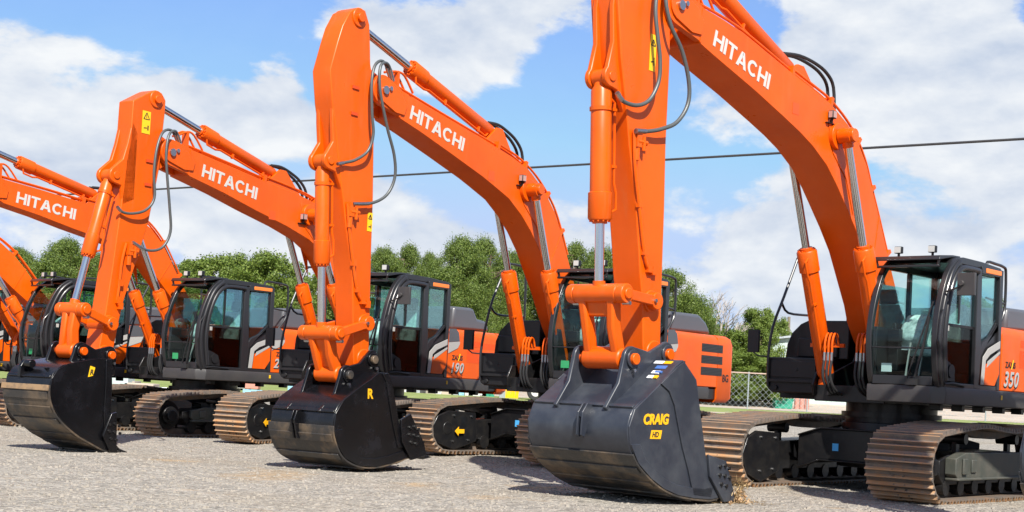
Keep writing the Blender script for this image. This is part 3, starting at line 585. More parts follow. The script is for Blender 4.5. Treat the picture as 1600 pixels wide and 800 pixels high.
def make_cab(root, S, labels):
    st, cf, hw, cw, ch = S['st'], S['cf'], S['hw'], .99, 1.645
    yl, yr = hw, hw - cw
    fp = [(.00, .0), (.06, .12), (.11, .35), (.13, .60), (.10, .85), (.02, 1.12), (-.09, 1.36), (-.20, 1.50), (-.34, 1.60)]
    fpw = [Vector((cf + a, 0, st + b)) for a, b in smooth_path([(a, b, 0) for a, b in fp], 4) and [(v.x, v.y) for v in smooth_path([(a, b, 0) for a, b in fp], 4)]]
    def off(pts, y, dx=0, dz=0): return [(p.x + dx, y, p.z + dz) for p in pts]
    X = lambda a: cf + a
    Z = lambda b: st + b
    m = MB()
    m.bar(off(fpw, yl - .05, -.02), .075, .075); m.bar(off(fpw, yr + .04, -.02), .075, .075)
    # door-side double pillar
    dp = [(x + (-.17 if i < 14 else -.17), z) for i, (x, z) in enumerate([(p.x, p.z) for p in fpw])]
    dpp = smooth_path([(X(-.115), yl - .01, Z(.06)), (X(-.06), yl - .01, Z(.40)), (X(-.05), yl - .01, Z(.66)), (X(-.10), yl - .01, Z(.98)), (X(-.20), yl - .01, Z(1.26)), (X(-.32), yl - .01, Z(1.43)), (X(-.46), yl - .01, Z(1.515)), (X(-.70), yl - .01, Z(1.53)), (X(-.95), yl - .01, Z(1.525))], 4)
    m.tube([(a.x, a.y, a.z) for a in dpp], .042, 10)
    m.tube(off(fpw, yl - .02, -.075), .038, 10)
    # side fill between the pillars
    side = [(p.x - .06, p.z) for p in fpw[:-4]]; inner = [(a.x, a.z) for a in dpp if a.z < Z(1.52)][::-1]
    m.prism(side + [(X(-.50), Z(1.60)), (X(-.55), Z(1.53))] + inner[1:], yl - .075, yl - .03)
    # B pillar, rear post, sills, rails
    m.prism([(X(-.93), Z(.0)), (X(-.93), Z(1.56)), (X(-1.05), Z(1.56)), (X(-1.07), Z(.9)), (X(-1.10), Z(.52)), (X(-1.06), Z(.0))], yl - .10, yl - .004)
    m.box(X(-1.69), X(-1.60), yl - .09, yl, Z(.0), Z(1.60)); m.box(X(-1.69), X(-1.60), yr, yr + .09, Z(.0), Z(1.60))
    m.box(X(-1.60), X(-1.05), yl - .088, yl - .002, Z(1.50), Z(1.60)); m.box(X(-1.0), X(-.5), yl - .086, yl - .05, Z(1.52), Z(1.61))
    m.box(X(-1.60), X(-.02), yl - .095, yl - .006, Z(-.02), Z(.055)); m.box(X(-1.60), X(-.02), yr + .005, yr + .07, Z(-.02), Z(.74))
    m.box(X(-1.60), X(-.35), yr + .003, yr + .07, Z(1.50), Z(1.60)); m.box(X(-.95), X(-.88), yr + .006, yr + .06, Z(.60), Z(1.50))
    m.box(X(-1.688), X(-1.63), yr + .09, yl - .09, Z(.0), Z(.88)); m.box(X(-1.688), X(-1.63), yr + .09, yl - .09, Z(1.50), Z(1.60))
    m.box(X(-.04), X(.075), yr + .08, yl - .09, Z(.0), Z(.115)); m.box(X(-1.6), X(0), yr + .07, yl - .1, Z(-.02), Z(.02))
    m.box(X(.085), X(.125), yr + .08, yl - .1, Z(.455), Z(.475))                         # bar across the windscreen
    m.prism([(X(-1.05), Z(.05)), (X(-1.05), Z(.50)), (X(-1.16), Z(.62)), (X(-1.595), Z(.80)), (X(-1.595), Z(.86)), (X(-1.26), Z(.58)), (X(-1.12), Z(.42)), (X(-1.08), Z(.05))], yl - .06, yl - .008)
    m.prism([(X(-1.05), Z(.05)), (X(-1.06), Z(.42)), (X(-1.18), Z(.56)), (X(-1.595), Z(.90)), (X(-1.595), Z(.05))], yl - .07, yl - .03)
    cab = m.build('cab', 'cab_black', root, bevel=.008)
    # roof
    m = MB(); rf = [(X(-.30), Z(1.575)), (X(-.36), Z(1.635)), (X(-.55), Z(1.665)), (X(-1.1), Z(1.66)), (X(-1.66), Z(1.63)), (X(-1.70), Z(1.60)), (X(-1.70), Z(1.575))]
    m.prism(rf, yr + .01, yl - .03)
    m.prism([(X(-.02), Z(1.60)), (X(-.05), Z(1.645)), (X(-.40), Z(1.68)), (X(-.60), Z(1.685)), (X(-.60), Z(1.655)), (X(-.36), Z(1.645)), (X(-.02), Z(1.585))], yr - .02, yl - .10)
    m.box(X(-.10), X(-.04), yr - .02, yl - .12, Z(1.50), Z(1.53)); m.bar([(X(-.06), yr + .02, Z(1.51)), (X(-.05), yr + .0, Z(1.61))], .03, .03); m.bar([(X(-.06), yl - .14, Z(1.51)), (X(-.05), yl - .12, Z(1.61))], .03, .03)
    roof = m.build('cab_roof', 'cab_black', cab, bevel=.015)
    # glass
    m = MB(); gp = [p for p in fpw if Z(.10) < p.z < Z(1.59)]
    A = [m.bm.verts.new((p.x - .012, yr + .075, p.z)) for p in gp]; B = [m.bm.verts.new((p.x - .012, yl - .085, p.z)) for p in gp]
    for i in range(len(gp) - 1): m._f([A[i], A[i + 1], B[i + 1], B[i]])
    m.build('windscreen', 'glass', cab)
    dw = [(X(-.13), Z(.80)), (X(-.16), Z(1.05)), (X(-.25), Z(1.28)), (X(-.36), Z(1.42)), (X(-.48), Z(1.48)), (X(-.92), Z(1.50)), (X(-.92), Z(.80))]
    m = MB(); m.prism(dw, yl - .045, yl - .040); m.build('door_window', 'glass', cab)
    m = MB(); m.prism([(X(-.14), Z(.08)), (X(-.09), Z(.40)), (X(-.10), Z(.78)), (X(-.92), Z(.78)), (X(-.92), Z(.06))], yl - .05, yl - .044); m.build('lower_door_pane', 'glass_dark', cab)
    m = MB(); m.box(X(-.92), X(-.11), yl - .055, yl - .035, Z(.765), Z(.80)); m.build('door_rail', 'black_plastic', cab); m = MB(); m.prism([(X(-.13), Z(.07)), (X(-.10), Z(.36)), (X(-.30), Z(.30)), (X(-.42), Z(.18)), (X(-.44), Z(.07))], yl - .045, yl - .03)
    door = m.build('door', 'black_plastic', cab, bevel=.004); m = MB(); m.box(X(-.50), X(-.46), yl - .04, yl - .028, Z(.81), Z(1.48)); m.build('window_divider', 'black_plastic', cab)
    m = MB(); m.box(X(-.20), X(-.145), yl - .035, yl - .018, Z(.70), Z(.77)); m.build('door_handle', 'stripe_grey', cab, bevel=.004)
    m = MB(); m.cyl((X(-.30), yl - .055, Z(.20)), (X(-.30), yl - .01, Z(.20)), .085, 20); m.tube([(X(-.05), yl + .02, Z(.03)), (X(-.22), yl + .04, Z(.045)), (X(-.55), yl + .03, Z(.03)), (X(-.62), yl, Z(.02))], .018, 8); m.build('door_speaker', 'black_plastic', cab)
    rw = [(X(-1.12), Z(1.48)), (X(-1.58), Z(1.48)), (X(-1.58), Z(.94)), (X(-1.25), Z(.60)), (X(-1.13), Z(.62))]
    m = MB(); m.prism(rw, yl - .045, yl - .040); m.build('side_window', 'glass', cab)
    m = MB(); m.box(X(-1.66), X(-1.655), yr + .09, yl - .09, Z(.88), Z(1.5)); m.build('rear_window', 'glass', cab)
    m = MB(); m.box(X(-1.6), X(-.95), yr + .03, yr + .035, Z(.6), Z(1.5)); m.box(X(-.88), X(-.12), yr + .03, yr + .035, Z(.6), Z(1.3)); m.build('right_window', 'glass', cab)
    # side stripe and orange field under the rear side window
    m = MB(); m.prism([(X(-1.11), Z(.06)), (X(-1.15), Z(.42)), (X(-1.30), Z(.54)), (X(-1.655), Z(.66)), (X(-1.655), Z(.56)), (X(-1.36), Z(.46)), (X(-1.24), Z(.38)), (X(-1.20), Z(.06))], yl - .004, yl + .006); m.build('cab_stripe', 'stripe_grey', cab, bevel=.003)
    m = MB(); m.prism([(X(-1.215), Z(.06)), (X(-1.25), Z(.33)), (X(-1.655), Z(.47)), (X(-1.655), Z(.22)), (X(-1.53), Z(.06))], yl - .004, yl + .003); m.build('cab_side_panel', 'orange', cab)
    m = MB(); m.prism([(X(-1.27), Z(.29)), (X(-1.30), Z(.37)), (X(-1.655), Z(.52)), (X(-1.655), Z(.49))], yl - .003, yl + .008); m.build('cab_stripe', 'stripe_grey', cab)
    m = MB(); m.box(X(-1.62), X(-1.16), yl - .02, yl + .006, Z(1.52), Z(1.585)); m.build('marker_light', 'marker_orange', cab, bevel=.008)
    # lamps on the roof edge
    for yy in (yr + .22, yl - .30) if not S.get('far_lamps') else (yr + .18, yl - .42):
        m = MB(); m.box(X(-.26), X(-.19), yy - .05, yy + .05, Z(1.70), Z(1.79)); m.bar([(X(-.23), yy, Z(1.66)), (X(-.23), yy, Z(1.71))], .03, .03)
        lp = m.build('work_light', 'black_plastic', cab, bevel=.01)
        m = MB(); m.box(X(-.190), X(-.182), yy - .043, yy + .043, Z(1.707), Z(1.783)); m.build('lamp_lens', 'lamp_lens', lp)
    # wiper
    m = MB(); m.bar([(X(.115), yl - .30, Z(.10)), (X(.15), yl - .18, Z(.50)), (X(.13), yl - .13, Z(.86))], .022, .03); m.bar([(X(.13), yl - .40, Z(.08)), (X(.155), yl - .22, Z(.60)), (X(.10), yl - .10, Z(1.05))], .014, .02); m.box(X(.06), X(.14), yl - .42, yl - .28, Z(.0), Z(.08))
    m.build('wiper', 'rubber', cab)
    # handle rail on the front pillar, mirror
    m = MB(); m.tube([(X(.10), yl - .02, Z(.45)), (X(.16), yl + .02, Z(.55)), (X(.13), yl + .02, Z(.85)), (X(.03), yl, Z(.95))], .012, 8); m.build('grab_handle', 'cab_black', cab)
    if S.get('mirror', True):
        m = MB(); m.tube([(X(-.02), yl, Z(1.18)), (X(.03), yl + .16, Z(1.22)), (X(.02), yl + .26, Z(1.28))], .012, 8); m.prism([(-.10, -.15), (.10, -.15), (.115, -.12), (.115, .12), (.10, .15), (-.10, .15), (-.115, .12), (-.115, -.12)], 0, .05, 'x') if False else None
        q = Vector((X(.02), yl + .28, Z(1.28))); m.box(q.x - .05, q.x, q.y - .115, q.y + .115, q.z - .15, q.z + .13); m.cyl((q.x, q.y - .05, q.z), (q.x + .04, q.y - .05, q.z), .035, 12)
        m.build('mirror', 'dark_grey', cab, bevel=.02)
    # rear hand rail behind the roof
    m = MB(); yy = yl - .22
    m.tube(smooth_path([(X(-1.62), yy, Z(1.62)), (X(-1.66), yy, Z(1.72)), (X(-1.9), yy, Z(1.72)), (X(-2.18), yy, Z(1.70)), (X(-2.25), yy, Z(1.62)), (X(-2.26), yy, Z(1.2)), (X(-2.20), yy, Z(1.02)), (X(-2.02), yy, Z(.80)), (X(-2.0), yy, Z(.60))], 3), .020, 10)
    m.tube([(X(-1.66), yy, Z(1.24)), (X(-2.26), yy, Z(1.20))], .016, 8)
    if S.get('rear_rail', True): m.build('rear_handrail', 'cab_black', root)
    else: m.bm.free()
    # interior
    yc = (yl + yr) / 2
    m = MB(); m.box(X(-1.05), X(-.50), yc - .25, yc + .25, Z(.38), Z(.52)); seat = m.build('seat', 'seat_cover', cab, bevel=.05)
    m = MB(); m.bar([(X(-1.02), yc, Z(.46)), (X(-1.20), yc, Z(1.10))], .46, .14); m.build('seat_back', 'seat_cover', seat, bevel=.04)
    m = MB(); m.bar([(X(-1.20), yc, Z(1.12)), (X(-1.25), yc, Z(1.32))], .26, .10); m.build('headrest', 'black_plastic', seat, bevel=.03)
    m = MB()
    for s_ in (-1, 1): m.box(X(-.95), X(-.30), yc + s_ * .34 - .07, yc + s_ * .34 + .07, Z(.18), Z(.58)); m.cyl((X(-.36), yc + s_ * .34, Z(.55)), (X(-.33), yc + s_ * .34, Z(.80)), .022, 8)
    m.box(X(-.95), X(-.5), yc - .18, yc + .18, Z(.02), Z(.38)); m.build('control_console', 'black_plastic', cab, bevel=.02)
    m = MB()
    for s_ in (-.09, .09): m.bar([(X(-.18), yc + s_, Z(.05)), (X(-.30), yc + s_, Z(.55))], .02, .02); m.box(X(-.26), X(-.08), yc + s_ - .05, yc + s_ + .05, Z(.06), Z(.09))
    m.build('travel_lever', 'stripe_grey', cab)
    m = MB(); m.box(X(-.28), X(-.20), yr + .12, yr + .30, Z(.55), Z(.72)); m.build('monitor', 'black_plastic', cab, bevel=.01)
    m = MB(); m.box(X(-.02), X(-.005), yr + .16, yr + .30, Z(.16), Z(.27)); m.box(X(-.50), X(-.40), yr + .15, yr + .38, Z(.46), Z(.70)); m.build('paperwork', 'paper_white' if labels == 0 else 'tag_green', cab)
    m = MB(); m.prism([(X(-.62), Z(.48)), (X(-.40), Z(.50)), (X(-.30), Z(.62)), (X(-.42), Z(.80)), (X(-.58), Z(.95)), (X(-.70), Z(.84))], yc - .30, yc + .02); m.prism([(X(-.34), Z(.14)), (X(-.52), Z(.12)), (X(-.60), Z(.34)), (X(-.46), Z(.52)), (X(-.36), Z(.36))], yl - .22, yl - .12); m.build('plastic_wrap', 'seat_cover', cab, bevel=.05)
    return cab

def make_excavator(key, S, label, number, tonnage='', rear=None):
    mx, my, mz, uy, ty_ = MACH[key]
    root = empty('excavator', label, 'excavator', (mx, my, mz), -(math.pi / 2 + uy), 'orange excavators parked in a row')
    rz = -(ty_ - uy); st, cf, hw, zb = S['st'], S['cf'], S['hw'], S['zb']; Mz = Matrix.Rotation(rz, 4, 'Z')
    # ---- undercarriage
    for side in (1, -1):
        y0, y1 = (S['ti'], S['ty']) if side > 0 else (-S['ty'], -S['ti'])
        make_track(root, S, y0, y1, rz, side)
    th = S['th']; ti = S['ti']
    m = MB(); zc = zb - .16
    m.cyl((0, 0, .34 * th), (0, 0, zc - .12), .72, 28, .66)
    for s1 in (-1, 1):
        for s2 in (-1, 1):
            a = Vector((s1 * .25, s2 * .35, 0)); b = Vector((s1 * .72, s2 * (ti + .02), 0)); d = (b - a).normalized(); nn = Vector((-d.y, d.x, 0))
            w = .22; z0, z1 = .52 * th, zc - .16; z2, z3 = .40 * th, .80 * th
            vv = [m.bm.verts.new(a + nn * k * w + Vector((0, 0, z))) for k, z in ((-1, z0 - .08), (1, z0 - .08), (1, z1), (-1, z1))] + [m.bm.verts.new(b + nn * k * w * 1.3 + Vector((0, 0, z))) for k, z in ((-1, z2 - .03), (1, z2 - .03), (1, z3), (-1, z3))]
            for q in ((0, 1, 2, 3), (7, 6, 5, 4), (0, 4, 5, 1), (1, 5, 6, 2), (2, 6, 7, 3), (3, 7, 4, 0)): m._f([vv[i] for i in q])
    m.prism([(-ti + .03, .42 * th), (ti - .03, .42 * th), (ti - .03, .76 * th), (ti * .6, .88 * th), (-ti * .6, .88 * th), (-ti + .03, .76 * th)], -.95, .955, 'x')  # belly of the frame, added solid to stand in for deep shade between crawlers
    # front and rear cross panels seen between the crawlers
    for s1 in (1,):
        pr = [(-ti + .0, .30 * th), (-ti + .0, .78 * th), (-ti * .62, .90 * th), (ti * .62, .90 * th), (ti - .0, .78 * th), (ti - .0, .30 * th), (ti * .62, .44 * th), (-ti * .62, .44 * th)]
        m.prism(pr, .98, 1.02, 'x'); m.box(.96, 1.06, -ti * .62, ti * .62, .90 * th, .90 * th + .02); m.box(.96, 1.06, -ti * .62, ti * .62, .42 * th, .44 * th)
        m.bar([(1.01, -ti, .78 * th + .008), (1.01, -ti * .62, .90 * th + .01)], .02, .09, (0, 0, 1)); m.bar([(1.01, -ti, .30 * th - .01), (1.01, -ti * .62, .44 * th - .01)], .02, .09, (0, 0, 1))
    car = m.xform(Mz).build('undercarriage_frame', 'black_paint', root, bevel=.01)
    m = MB(); m.box(1.022, 1.026, -ti * .40, -ti * .40 + .09, .58 * th, .58 * th + .10); m.xform(Mz).build('lift_point_decal', 'sticker_blue', car)
    if key in 'AB':
        xa = S['fi'] - th / 2 - .30; za = th * .44; ya = -S['ti'] + .005
        m = MB(); m.prism([(xa + .18, za), (xa + .10, za + .07), (xa + .10, za + .032), (xa - .02, za + .032), (xa - .02, za - .032), (xa + .10, za - .032), (xa + .10, za - .07)], ya, ya + .006)
        m.xform(Mz).build('tie_down_arrow', 'arrow_yellow', car)
    m = MB(); m.cyl((0, 0, zc - .14), (0, 0, zb - .02), .62, 40); m.cyl((0, 0, zc - .05), (0, 0, zc + .02), .68, 40); m.build('slewing_ring', 'black_paint', root)
    # ---- revolving deck
    dr = S['deck_rear']; m = MB()
    m.box(dr + .55, 1.15, -.55, .50, zb - .02, zb + .20); m.box(dr + .5, .55, -hw + .03, -.56, zb, zb + .20); m.box(dr + .5, cf - .02, .51, hw - .03, zb + .01, st - .02)
    for s_ in (-1, 1): m.prism([(-.35, zb + .2), (-.32, S['foot'][1] + .14), (.30, S['foot'][1] + .16), (.55, zb + .55), (1.18, zb + .34), (1.22, zb + .05), (1.0, zb + .05)], s_ * (S['bw'] + .075), s_ * (S['bw'] + .035))
    for s_ in (-1, 1): m.prism([(.9, zb + .05), (1.0, zb + .38), (1.14, zb + .38), (1.24, zb + .2), (1.2, zb + .05)], s_ * (S['bc_y'] + .10), s_ * (S['bc_y'] + .135))
    for k in range(6): xx = cf - .5 - k * .62; m.box(xx, xx + .10, hw - .35, hw - .2, zb - .07, zb + .01) if xx > dr + .6 else None
    deck = m.build('revolving_deck', 'black_paint', root, bevel=.01)
    # skirt under the cab: front bumper and long side rail
    m = MB(); b = zb + .01; t_ = st - .003; bl = .10
    px = S['panel_x']; sx = [(cf + .06, hw - .99), (cf + .10, hw - .30), (cf + .07, hw - .10), (cf - .06, hw + .03), (cf - .3, hw + .035), (dr + .95, hw + .035), (dr + .95, hw - .03), (cf - .35, hw - .03), (cf - .10, hw - .12), (cf - .0, hw - .3), (cf - .0, hw - .99)]
    lo = [m.bm.verts.new((x, y, b)) for x, y in sx]; mid = [m.bm.verts.new((x + (.015 if x > cf else 0), y + (.012 if y > hw else 0), (b + t_) / 2 + .03)) for x, y in sx]; hi = [m.bm.verts.new((x, y - (.004 if y > hw else 0), t_)) for x, y in sx]
    n = len(sx); m._f(lo[::-1]); m._f(hi)
    for i in range(n):
        m._f([lo[i], lo[(i + 1) % n], mid[(i + 1) % n], mid[i]]); m._f([mid[i], mid[(i + 1) % n], hi[(i + 1) % n], hi[i]])
    skirt = m.build('side_skirt', 'dark_grey', root, bevel=.012)
    m = MB(); m.box(px + .03, px + .07, hw + .044, hw + .050, (b + t_) / 2 - .01, (b + t_) / 2 + .05); m.build('side_reflector', 'yellow', skirt)
    # ---- cab
    make_cab(root, S, 0 if key == 'C' else 1)
    # ---- engine side body
    pt = S['panel_top']; xr_ = dr
    def shell(x0, x1, y0, y1, z0, z1, r, name, mtl, rear=False):
        """box with a rounded top outer edge and, for the rear, rounded end"""
        mm = MB(); N = 6
        sec = [(y0, z0), (y1, z0)] + [(y1 - r + r * math.cos(R(a)), z1 - r + r * math.sin(R(a))) for a in frange(0, 90, N)] + [(y0, z1)]
        mm.prism(sec, x0, x1, 'x'); return mm.build(name, mtl, root, bevel=.012)
    xm = xr_ + .62
    body = shell(xm, px, .50, hw, st, pt, .14, 'engine_cover', 'orange')
    shell(xm, px - .3, -hw, -.4, st, pt - .02, .02, 'pump_cover', 'orange')
    m = MB(); m.box(xm, .1, -.42, .52, st - .02, pt - .06); m.box(xm, px - .02, -.5, .6, pt - .1, pt + .01); m.build('engine_bay', 'black_plastic', root)
    # counterweight: deep, round-cornered
    m = MB(); rc = .45 if key != 'B' else .16; out_l = [(xm - .008, -hw)] + [(xr_ + rc - rc * math.sin(R(a)), -hw + rc - rc * math.cos(R(a))) for a in frange(0, 90, 8)] + [(xr_ + rc - rc * math.cos(R(a)), hw - rc + rc * math.sin(R(a))) for a in frange(0, 90, 8)] + [(xm - .008, hw)]
    zs = [(zb - .04, .06), (zb + .03, .0), (pt - .16, .0), (pt - .05, .03), (pt, .10)]
    rings = []
    for z, ins in zs:
        rings.append([m.bm.verts.new((x + (ins if x < xm - .05 else 0), y * (1 - ins / hw * .9), z)) for x, y in out_l])
    for i in range(len(zs) - 1):
        for k in range(len(out_l) - 1): m._f([rings[i][k], rings[i][k + 1], rings[i + 1][k + 1], rings[i + 1][k]])
        m._f([rings[i][-1], rings[i][0], rings[i + 1][0], rings[i + 1][-1]])
    m._f(rings[0][::-1]); m._f(rings[-1]); cwt = m.build('counterweight', 'orange', root, smooth=40)
    m = MB(); m.prism([(xm - .009, b + .0), (xm - .009, t_ - .02), (xr_ + rc + .1, t_ - .02), (xr_ + rc + .02, b + .02)], hw + .001, hw + .009) if False else None
    # grey shoulder, hood, vents, exhaust
    if key not in 'CG':
        m = MB(); m.prism([(px - .01, pt - .24), (px - .01, pt - .01), (px - .20, pt + .0), (px - .29, pt - .06), (px - .33, pt - .21)], hw + .001, hw + .008); m.build('shoulder_panel', 'hood_grey', body)
        m = MB(); m.prism([(px - .01, pt - .43), (px - .01, pt - .245), (px - .33, pt - .215), (px - .33, pt - .26), (px - .28, pt - .33)], hw + .001, hw + .010); m.build('shoulder_stripe', 'stripe_grey', body)
    m = MB(); m.prism(S['hood'], -.35, hw - .30); m.build('engine_hood', 'hood_grey', root, bevel=.05)
    m = MB(); m.cyl((dr + .95, .1, pt), (dr + .95, .1, pt + .22), .06, 16); m.cyl((dr + .55, .7, pt - .01), (dr + .55, .7, pt + .05), .14, 20); m.build('exhaust_stack', 'black_plastic', root)
    gx0, gx1 = (px - 1.05, px - 1.75)
    if key == 'B':
        for k in range(3):
            z1 = 1.94 - k * .19; m = MB(); m.box(-2.20, -1.48, hw - .008, hw + .003, z1 - .13, z1)
            v = m.build('vent_opening', 'rubber', body); m = MB()
            for j in range(5): m.box(-2.19, -1.49, hw + .003, hw + .006, z1 - .12 + j * .024, z1 - .112 + j * .024)
            m.build('vent_louvre', 'dark_grey', v)
        text_mesh('model_decal', 'BG', .17, 'rubber', (-2.22, hw + .002, 1.34), (-1, 0, 0), (0, 0, 1), cwt, offset=.02)
        text_mesh('model_decal', 'ZAXIS', .15, 'rubber', (-.55, hw + .002, 1.52), (-1, 0, 0), (0, 0, 1), body, offset=.02)
    else:
        zt = pt - .33 if key != 'C' else pt - .30; zl = zt - .24
        for (g0, g1, za_, zb_) in ((px - .58, px - 1.02, zl, zt), (px - 1.14, px - 1.58, zl - .02, zt - .02), (px - .60, px - 1.0, zt + .04, zt + .14), (px - 1.05, px - 1.5, zt + .02, zt + .12)):
            if g1 < xm: continue
            m = MB(); kx = g0
            while kx > g1: m.box(kx - .018, kx, hw - .004, hw + .003, za_, zb_); kx -= .036
            m.build('vent_louvre', 'orange_decal', body)
        s_ = .115; zt0 = st + .335; nb = st + (.095 if key not in 'CG' else .065)
        word = text_mesh('model_decal', 'ZAXIS', s_, 'rubber', (px - .13, hw + .002, zt0 - .02), (-1, 0, 0), (0, 0, 1), body, offset=.022, spacing=1.02)
        m = MB(); xx = px - .30; m.prism([(xx, zt0 - .04), (xx - .05, zt0 + .09), (xx - .075, zt0 + .09), (xx - .025, zt0 - .04)], hw + .007, hw + .010); m.build('decal_slash', 'yellow', body)
        if number:
            sz = .245 if key != 'C' else .285
            text_mesh('number_decal', number, sz, 'rubber', (px - .085, hw + .0015, nb - .012), (-1, 0, 0), (0, 0, 1), body, shear=.25, offset=.040, spacing=1.12)
            text_mesh('number_decal', number, sz, 'number_silver', (px - .07, hw + .007, nb), (-1, 0, 0), (0, 0, 1), body, shear=.25, offset=.018, spacing=1.12)
            text_mesh('model_decal', 'LC', .07, 'rubber', (px - .38, hw + .002, nb - .075), (-1, 0, 0), (0, 0, 1), body, shear=.2)
    # ---- right-hand side: tool box, fuel tank, steps, rails
    tx = S['tool_x']; tz0, tz1 = S['tool_z']; ty0 = S['tool_y']
    m = MB(); m.prism([(ty0 + .10, tz0), (-.62, tz0), (-.62, tz1), (ty0, tz1), (ty0, tz0 + .12), (ty0 + .03, tz0 + .04)], -.10, tx, 'x'); tb = m.build('tool_box', 'black_plastic', root, bevel=.02)
    m = MB(); m.box(tx, tx + .02, ty0 + .08, -.70, tz0 + .22, tz1 - .05); m.box(tx, tx + .05, ty0 + .06, -.66, tz0 + .15, tz0 + .19); m.cyl((tx, ty0 + .16, tz0 + .07), (tx + .03, ty0 + .16, tz0 + .07), .035, 14); m.cyl((tx + .02, -1.0, tz1 - .17), (tx + .03, -1.0, tz1 - .17), .02, 10); m.build('tool_box_lid', 'black_plastic', tb, bevel=.008)
    h = tz1 + .55; m = MB(); m.prism([(ty0 + .03, tz1), (-.45, tz1), (-.45, h), (ty0 + .38, h), (ty0 + .26, h - .05), (ty0 + .12, h - .18), (ty0 + .05, h - .34)], -.45, .46, 'x'); m.box(.46, .50, -1.25, -.6, tz1 + .02, tz1 + .30); tank = m.build('fuel_tank', 'black_paint', root, bevel=.03)
    m = MB(); m.cyl((.15, -.62, h), (.15, -.62, h + .13), .055, 16); m.build('filler_neck', 'orange', tank); m = MB(); m.cyl((.15, -.62, h + .13), (.15, -.62, h + .18), .04, 12); m.build('filler_cap', 'rubber', tank)
    m = MB(); yr_ = ty0 + .04; k = (tz0 - 1.28)
    m.tube(smooth_path([(tx + .02, yr_, 1.36 + k), (tx + .04, yr_, 1.80 + k), (tx - .05, yr_, 2.22 + k), (.58, yr_, 2.66 + k), (.30, yr_, 3.16 + k), (.24, yr_, 3.26 + k), (.12, yr_, 3.29 + k), (-.25, yr_, 3.27 + k), (-.30, yr_, 3.15 + k), (-.32, yr_, 2.5 + k), (-.32, yr_, 2.0 + k)], 3), .020, 10)
    m.tube(smooth_path([(.62, yr_, 2.56 + k), (.45, yr_, 2.44 + k), (-.05, yr_, 2.44 + k), (-.32, yr_, 2.45 + k)], 3), .018, 8)
    m.tube(smooth_path([(-.45, -.75, 2.3 + k), (-.45, -.75, 3.2 + k), (-.50, -.75, 3.28 + k), (-.9, -.75, 3.28 + k), (-1.0, -.75, 3.2 + k), (-1.0, -.75, 2.3 + k)], 3), .018, 8); m.tube([(-.45, -.75, 2.92 + k), (-1.0, -.75, 2.92 + k)], .015, 8)
    m.build('access_handrail', 'cab_black', root)
    m = MB(); m.tube([(tx + .04, yr_, 1.78 + k), (tx + .06, yr_ - .16, 1.79 + k), (tx + .06, yr_ - .24, 1.84 + k), (tx + .06, yr_ - .24, 1.95 + k)], .012, 8); m.box(tx + .02, tx + .07, yr_ - .34, yr_ - .16, 1.84 + k, 2.16 + k); m.build('side_mirror', 'rubber', root, bevel=.02)
    # ---- boom
    bw = S['bw']; tx_, tz_ = S['tip']; tr = S['tipr']; m = MB()
    prof = S['boom_top'] + S['boom_low']; m.prism(prof, -bw, bw)
    ft = S['foot']; m.cyl_y(ft[0], ft[1], -bw - .03, bw + .03, .17, 24)
    t0, b0 = S['boom_top'][0], S['boom_low'][-1]
    for s_ in (-1, 1):   # fork ears holding the arm
        yy0, yy1 = sorted((s_ * (bw - .075), s_ * (bw + .001)))
        ang = math.degrees(math.atan2(t0[1] - tz_, t0[0] - tx_)); ang2 = math.degrees(math.atan2(b0[1] - tz_, b0[0] - tx_)) % 360
        ea = [(t0[0] - .05, t0[1])] + arc(tx_, tz_, tr, 100, -85, 10) + [(b0[0] - .05, b0[1] + .01)]
        m.prism(ea, yy0, yy1)
        y2 = sorted((s_ * (bw + .001), s_ * (bw + .022)))
        dU = Vector((tx_ - (t0[0] + b0[0]) / 2, tz_ - (t0[1] + b0[1]) / 2)).normalized(); dN = Vector((-dU.y, dU.x))
        c0 = Vector((tx_, tz_)); q = [c0 + dN * tr * .72 + dU * .02, c0 - dU * .30 + dN * tr * .66, c0 - dU * .47 + dN * tr * .20, c0 - dU * .47 - dN * tr * .50, c0 - dU * .30 - dN * tr * .78, c0 - dN * tr * .75 + dU * .02]
        m.prism([(v.x, v.y) for v in q] + arc(tx_, tz_, tr * .75, -60 + math.degrees(math.atan2(dU.y, dU.x)), 60 + math.degrees(math.atan2(dU.y, dU.x)), 6), *y2)
        # boss of the boom cylinder pin
        bx, bz = S['bcp']; m.cyl_y(bx, bz, s_ * bw, s_ * (bw + .06), .17, 26)
        m.prism([(bx + .20, bz + .16), (bx - .12, bz + .18), (bx - .42, bz - .10), (bx - .52, bz - .95), (bx - .30, bz - .50), (bx + .05, bz - .22)], *sorted((s_ * (bw + .001), s_ * (bw + .012))))
    lg = S['lug']
    for s_ in (-.11, .11): m.prism(lg, s_ - .022, s_ + .022)
    boom = m.build('boom', 'orange', root, bevel=.012)
    bx, bz = S['bcp']; m = MB()
    for s_ in (-1, 1): m = MB(); m.cyl_y(bx, bz, s_ * (bw + .06), s_ * (S['bc_y'] + .13), S['pin_r'], 22); m.build('boom_cylinder_pin', 'orange', boom, bevel=.008)
    m = MB(); m.cyl_y(tx_, tz_, -bw - .05, bw + .05, .055, 18); m.cyl_y(tx_ - .10, tz_ + .04, bw, bw + .045, .03, 10); m.build('boom_tip_pin', 'steel', boom)
    # weld seams / pipes on top of the boom
    tp = S['boom_top']; m = MB()
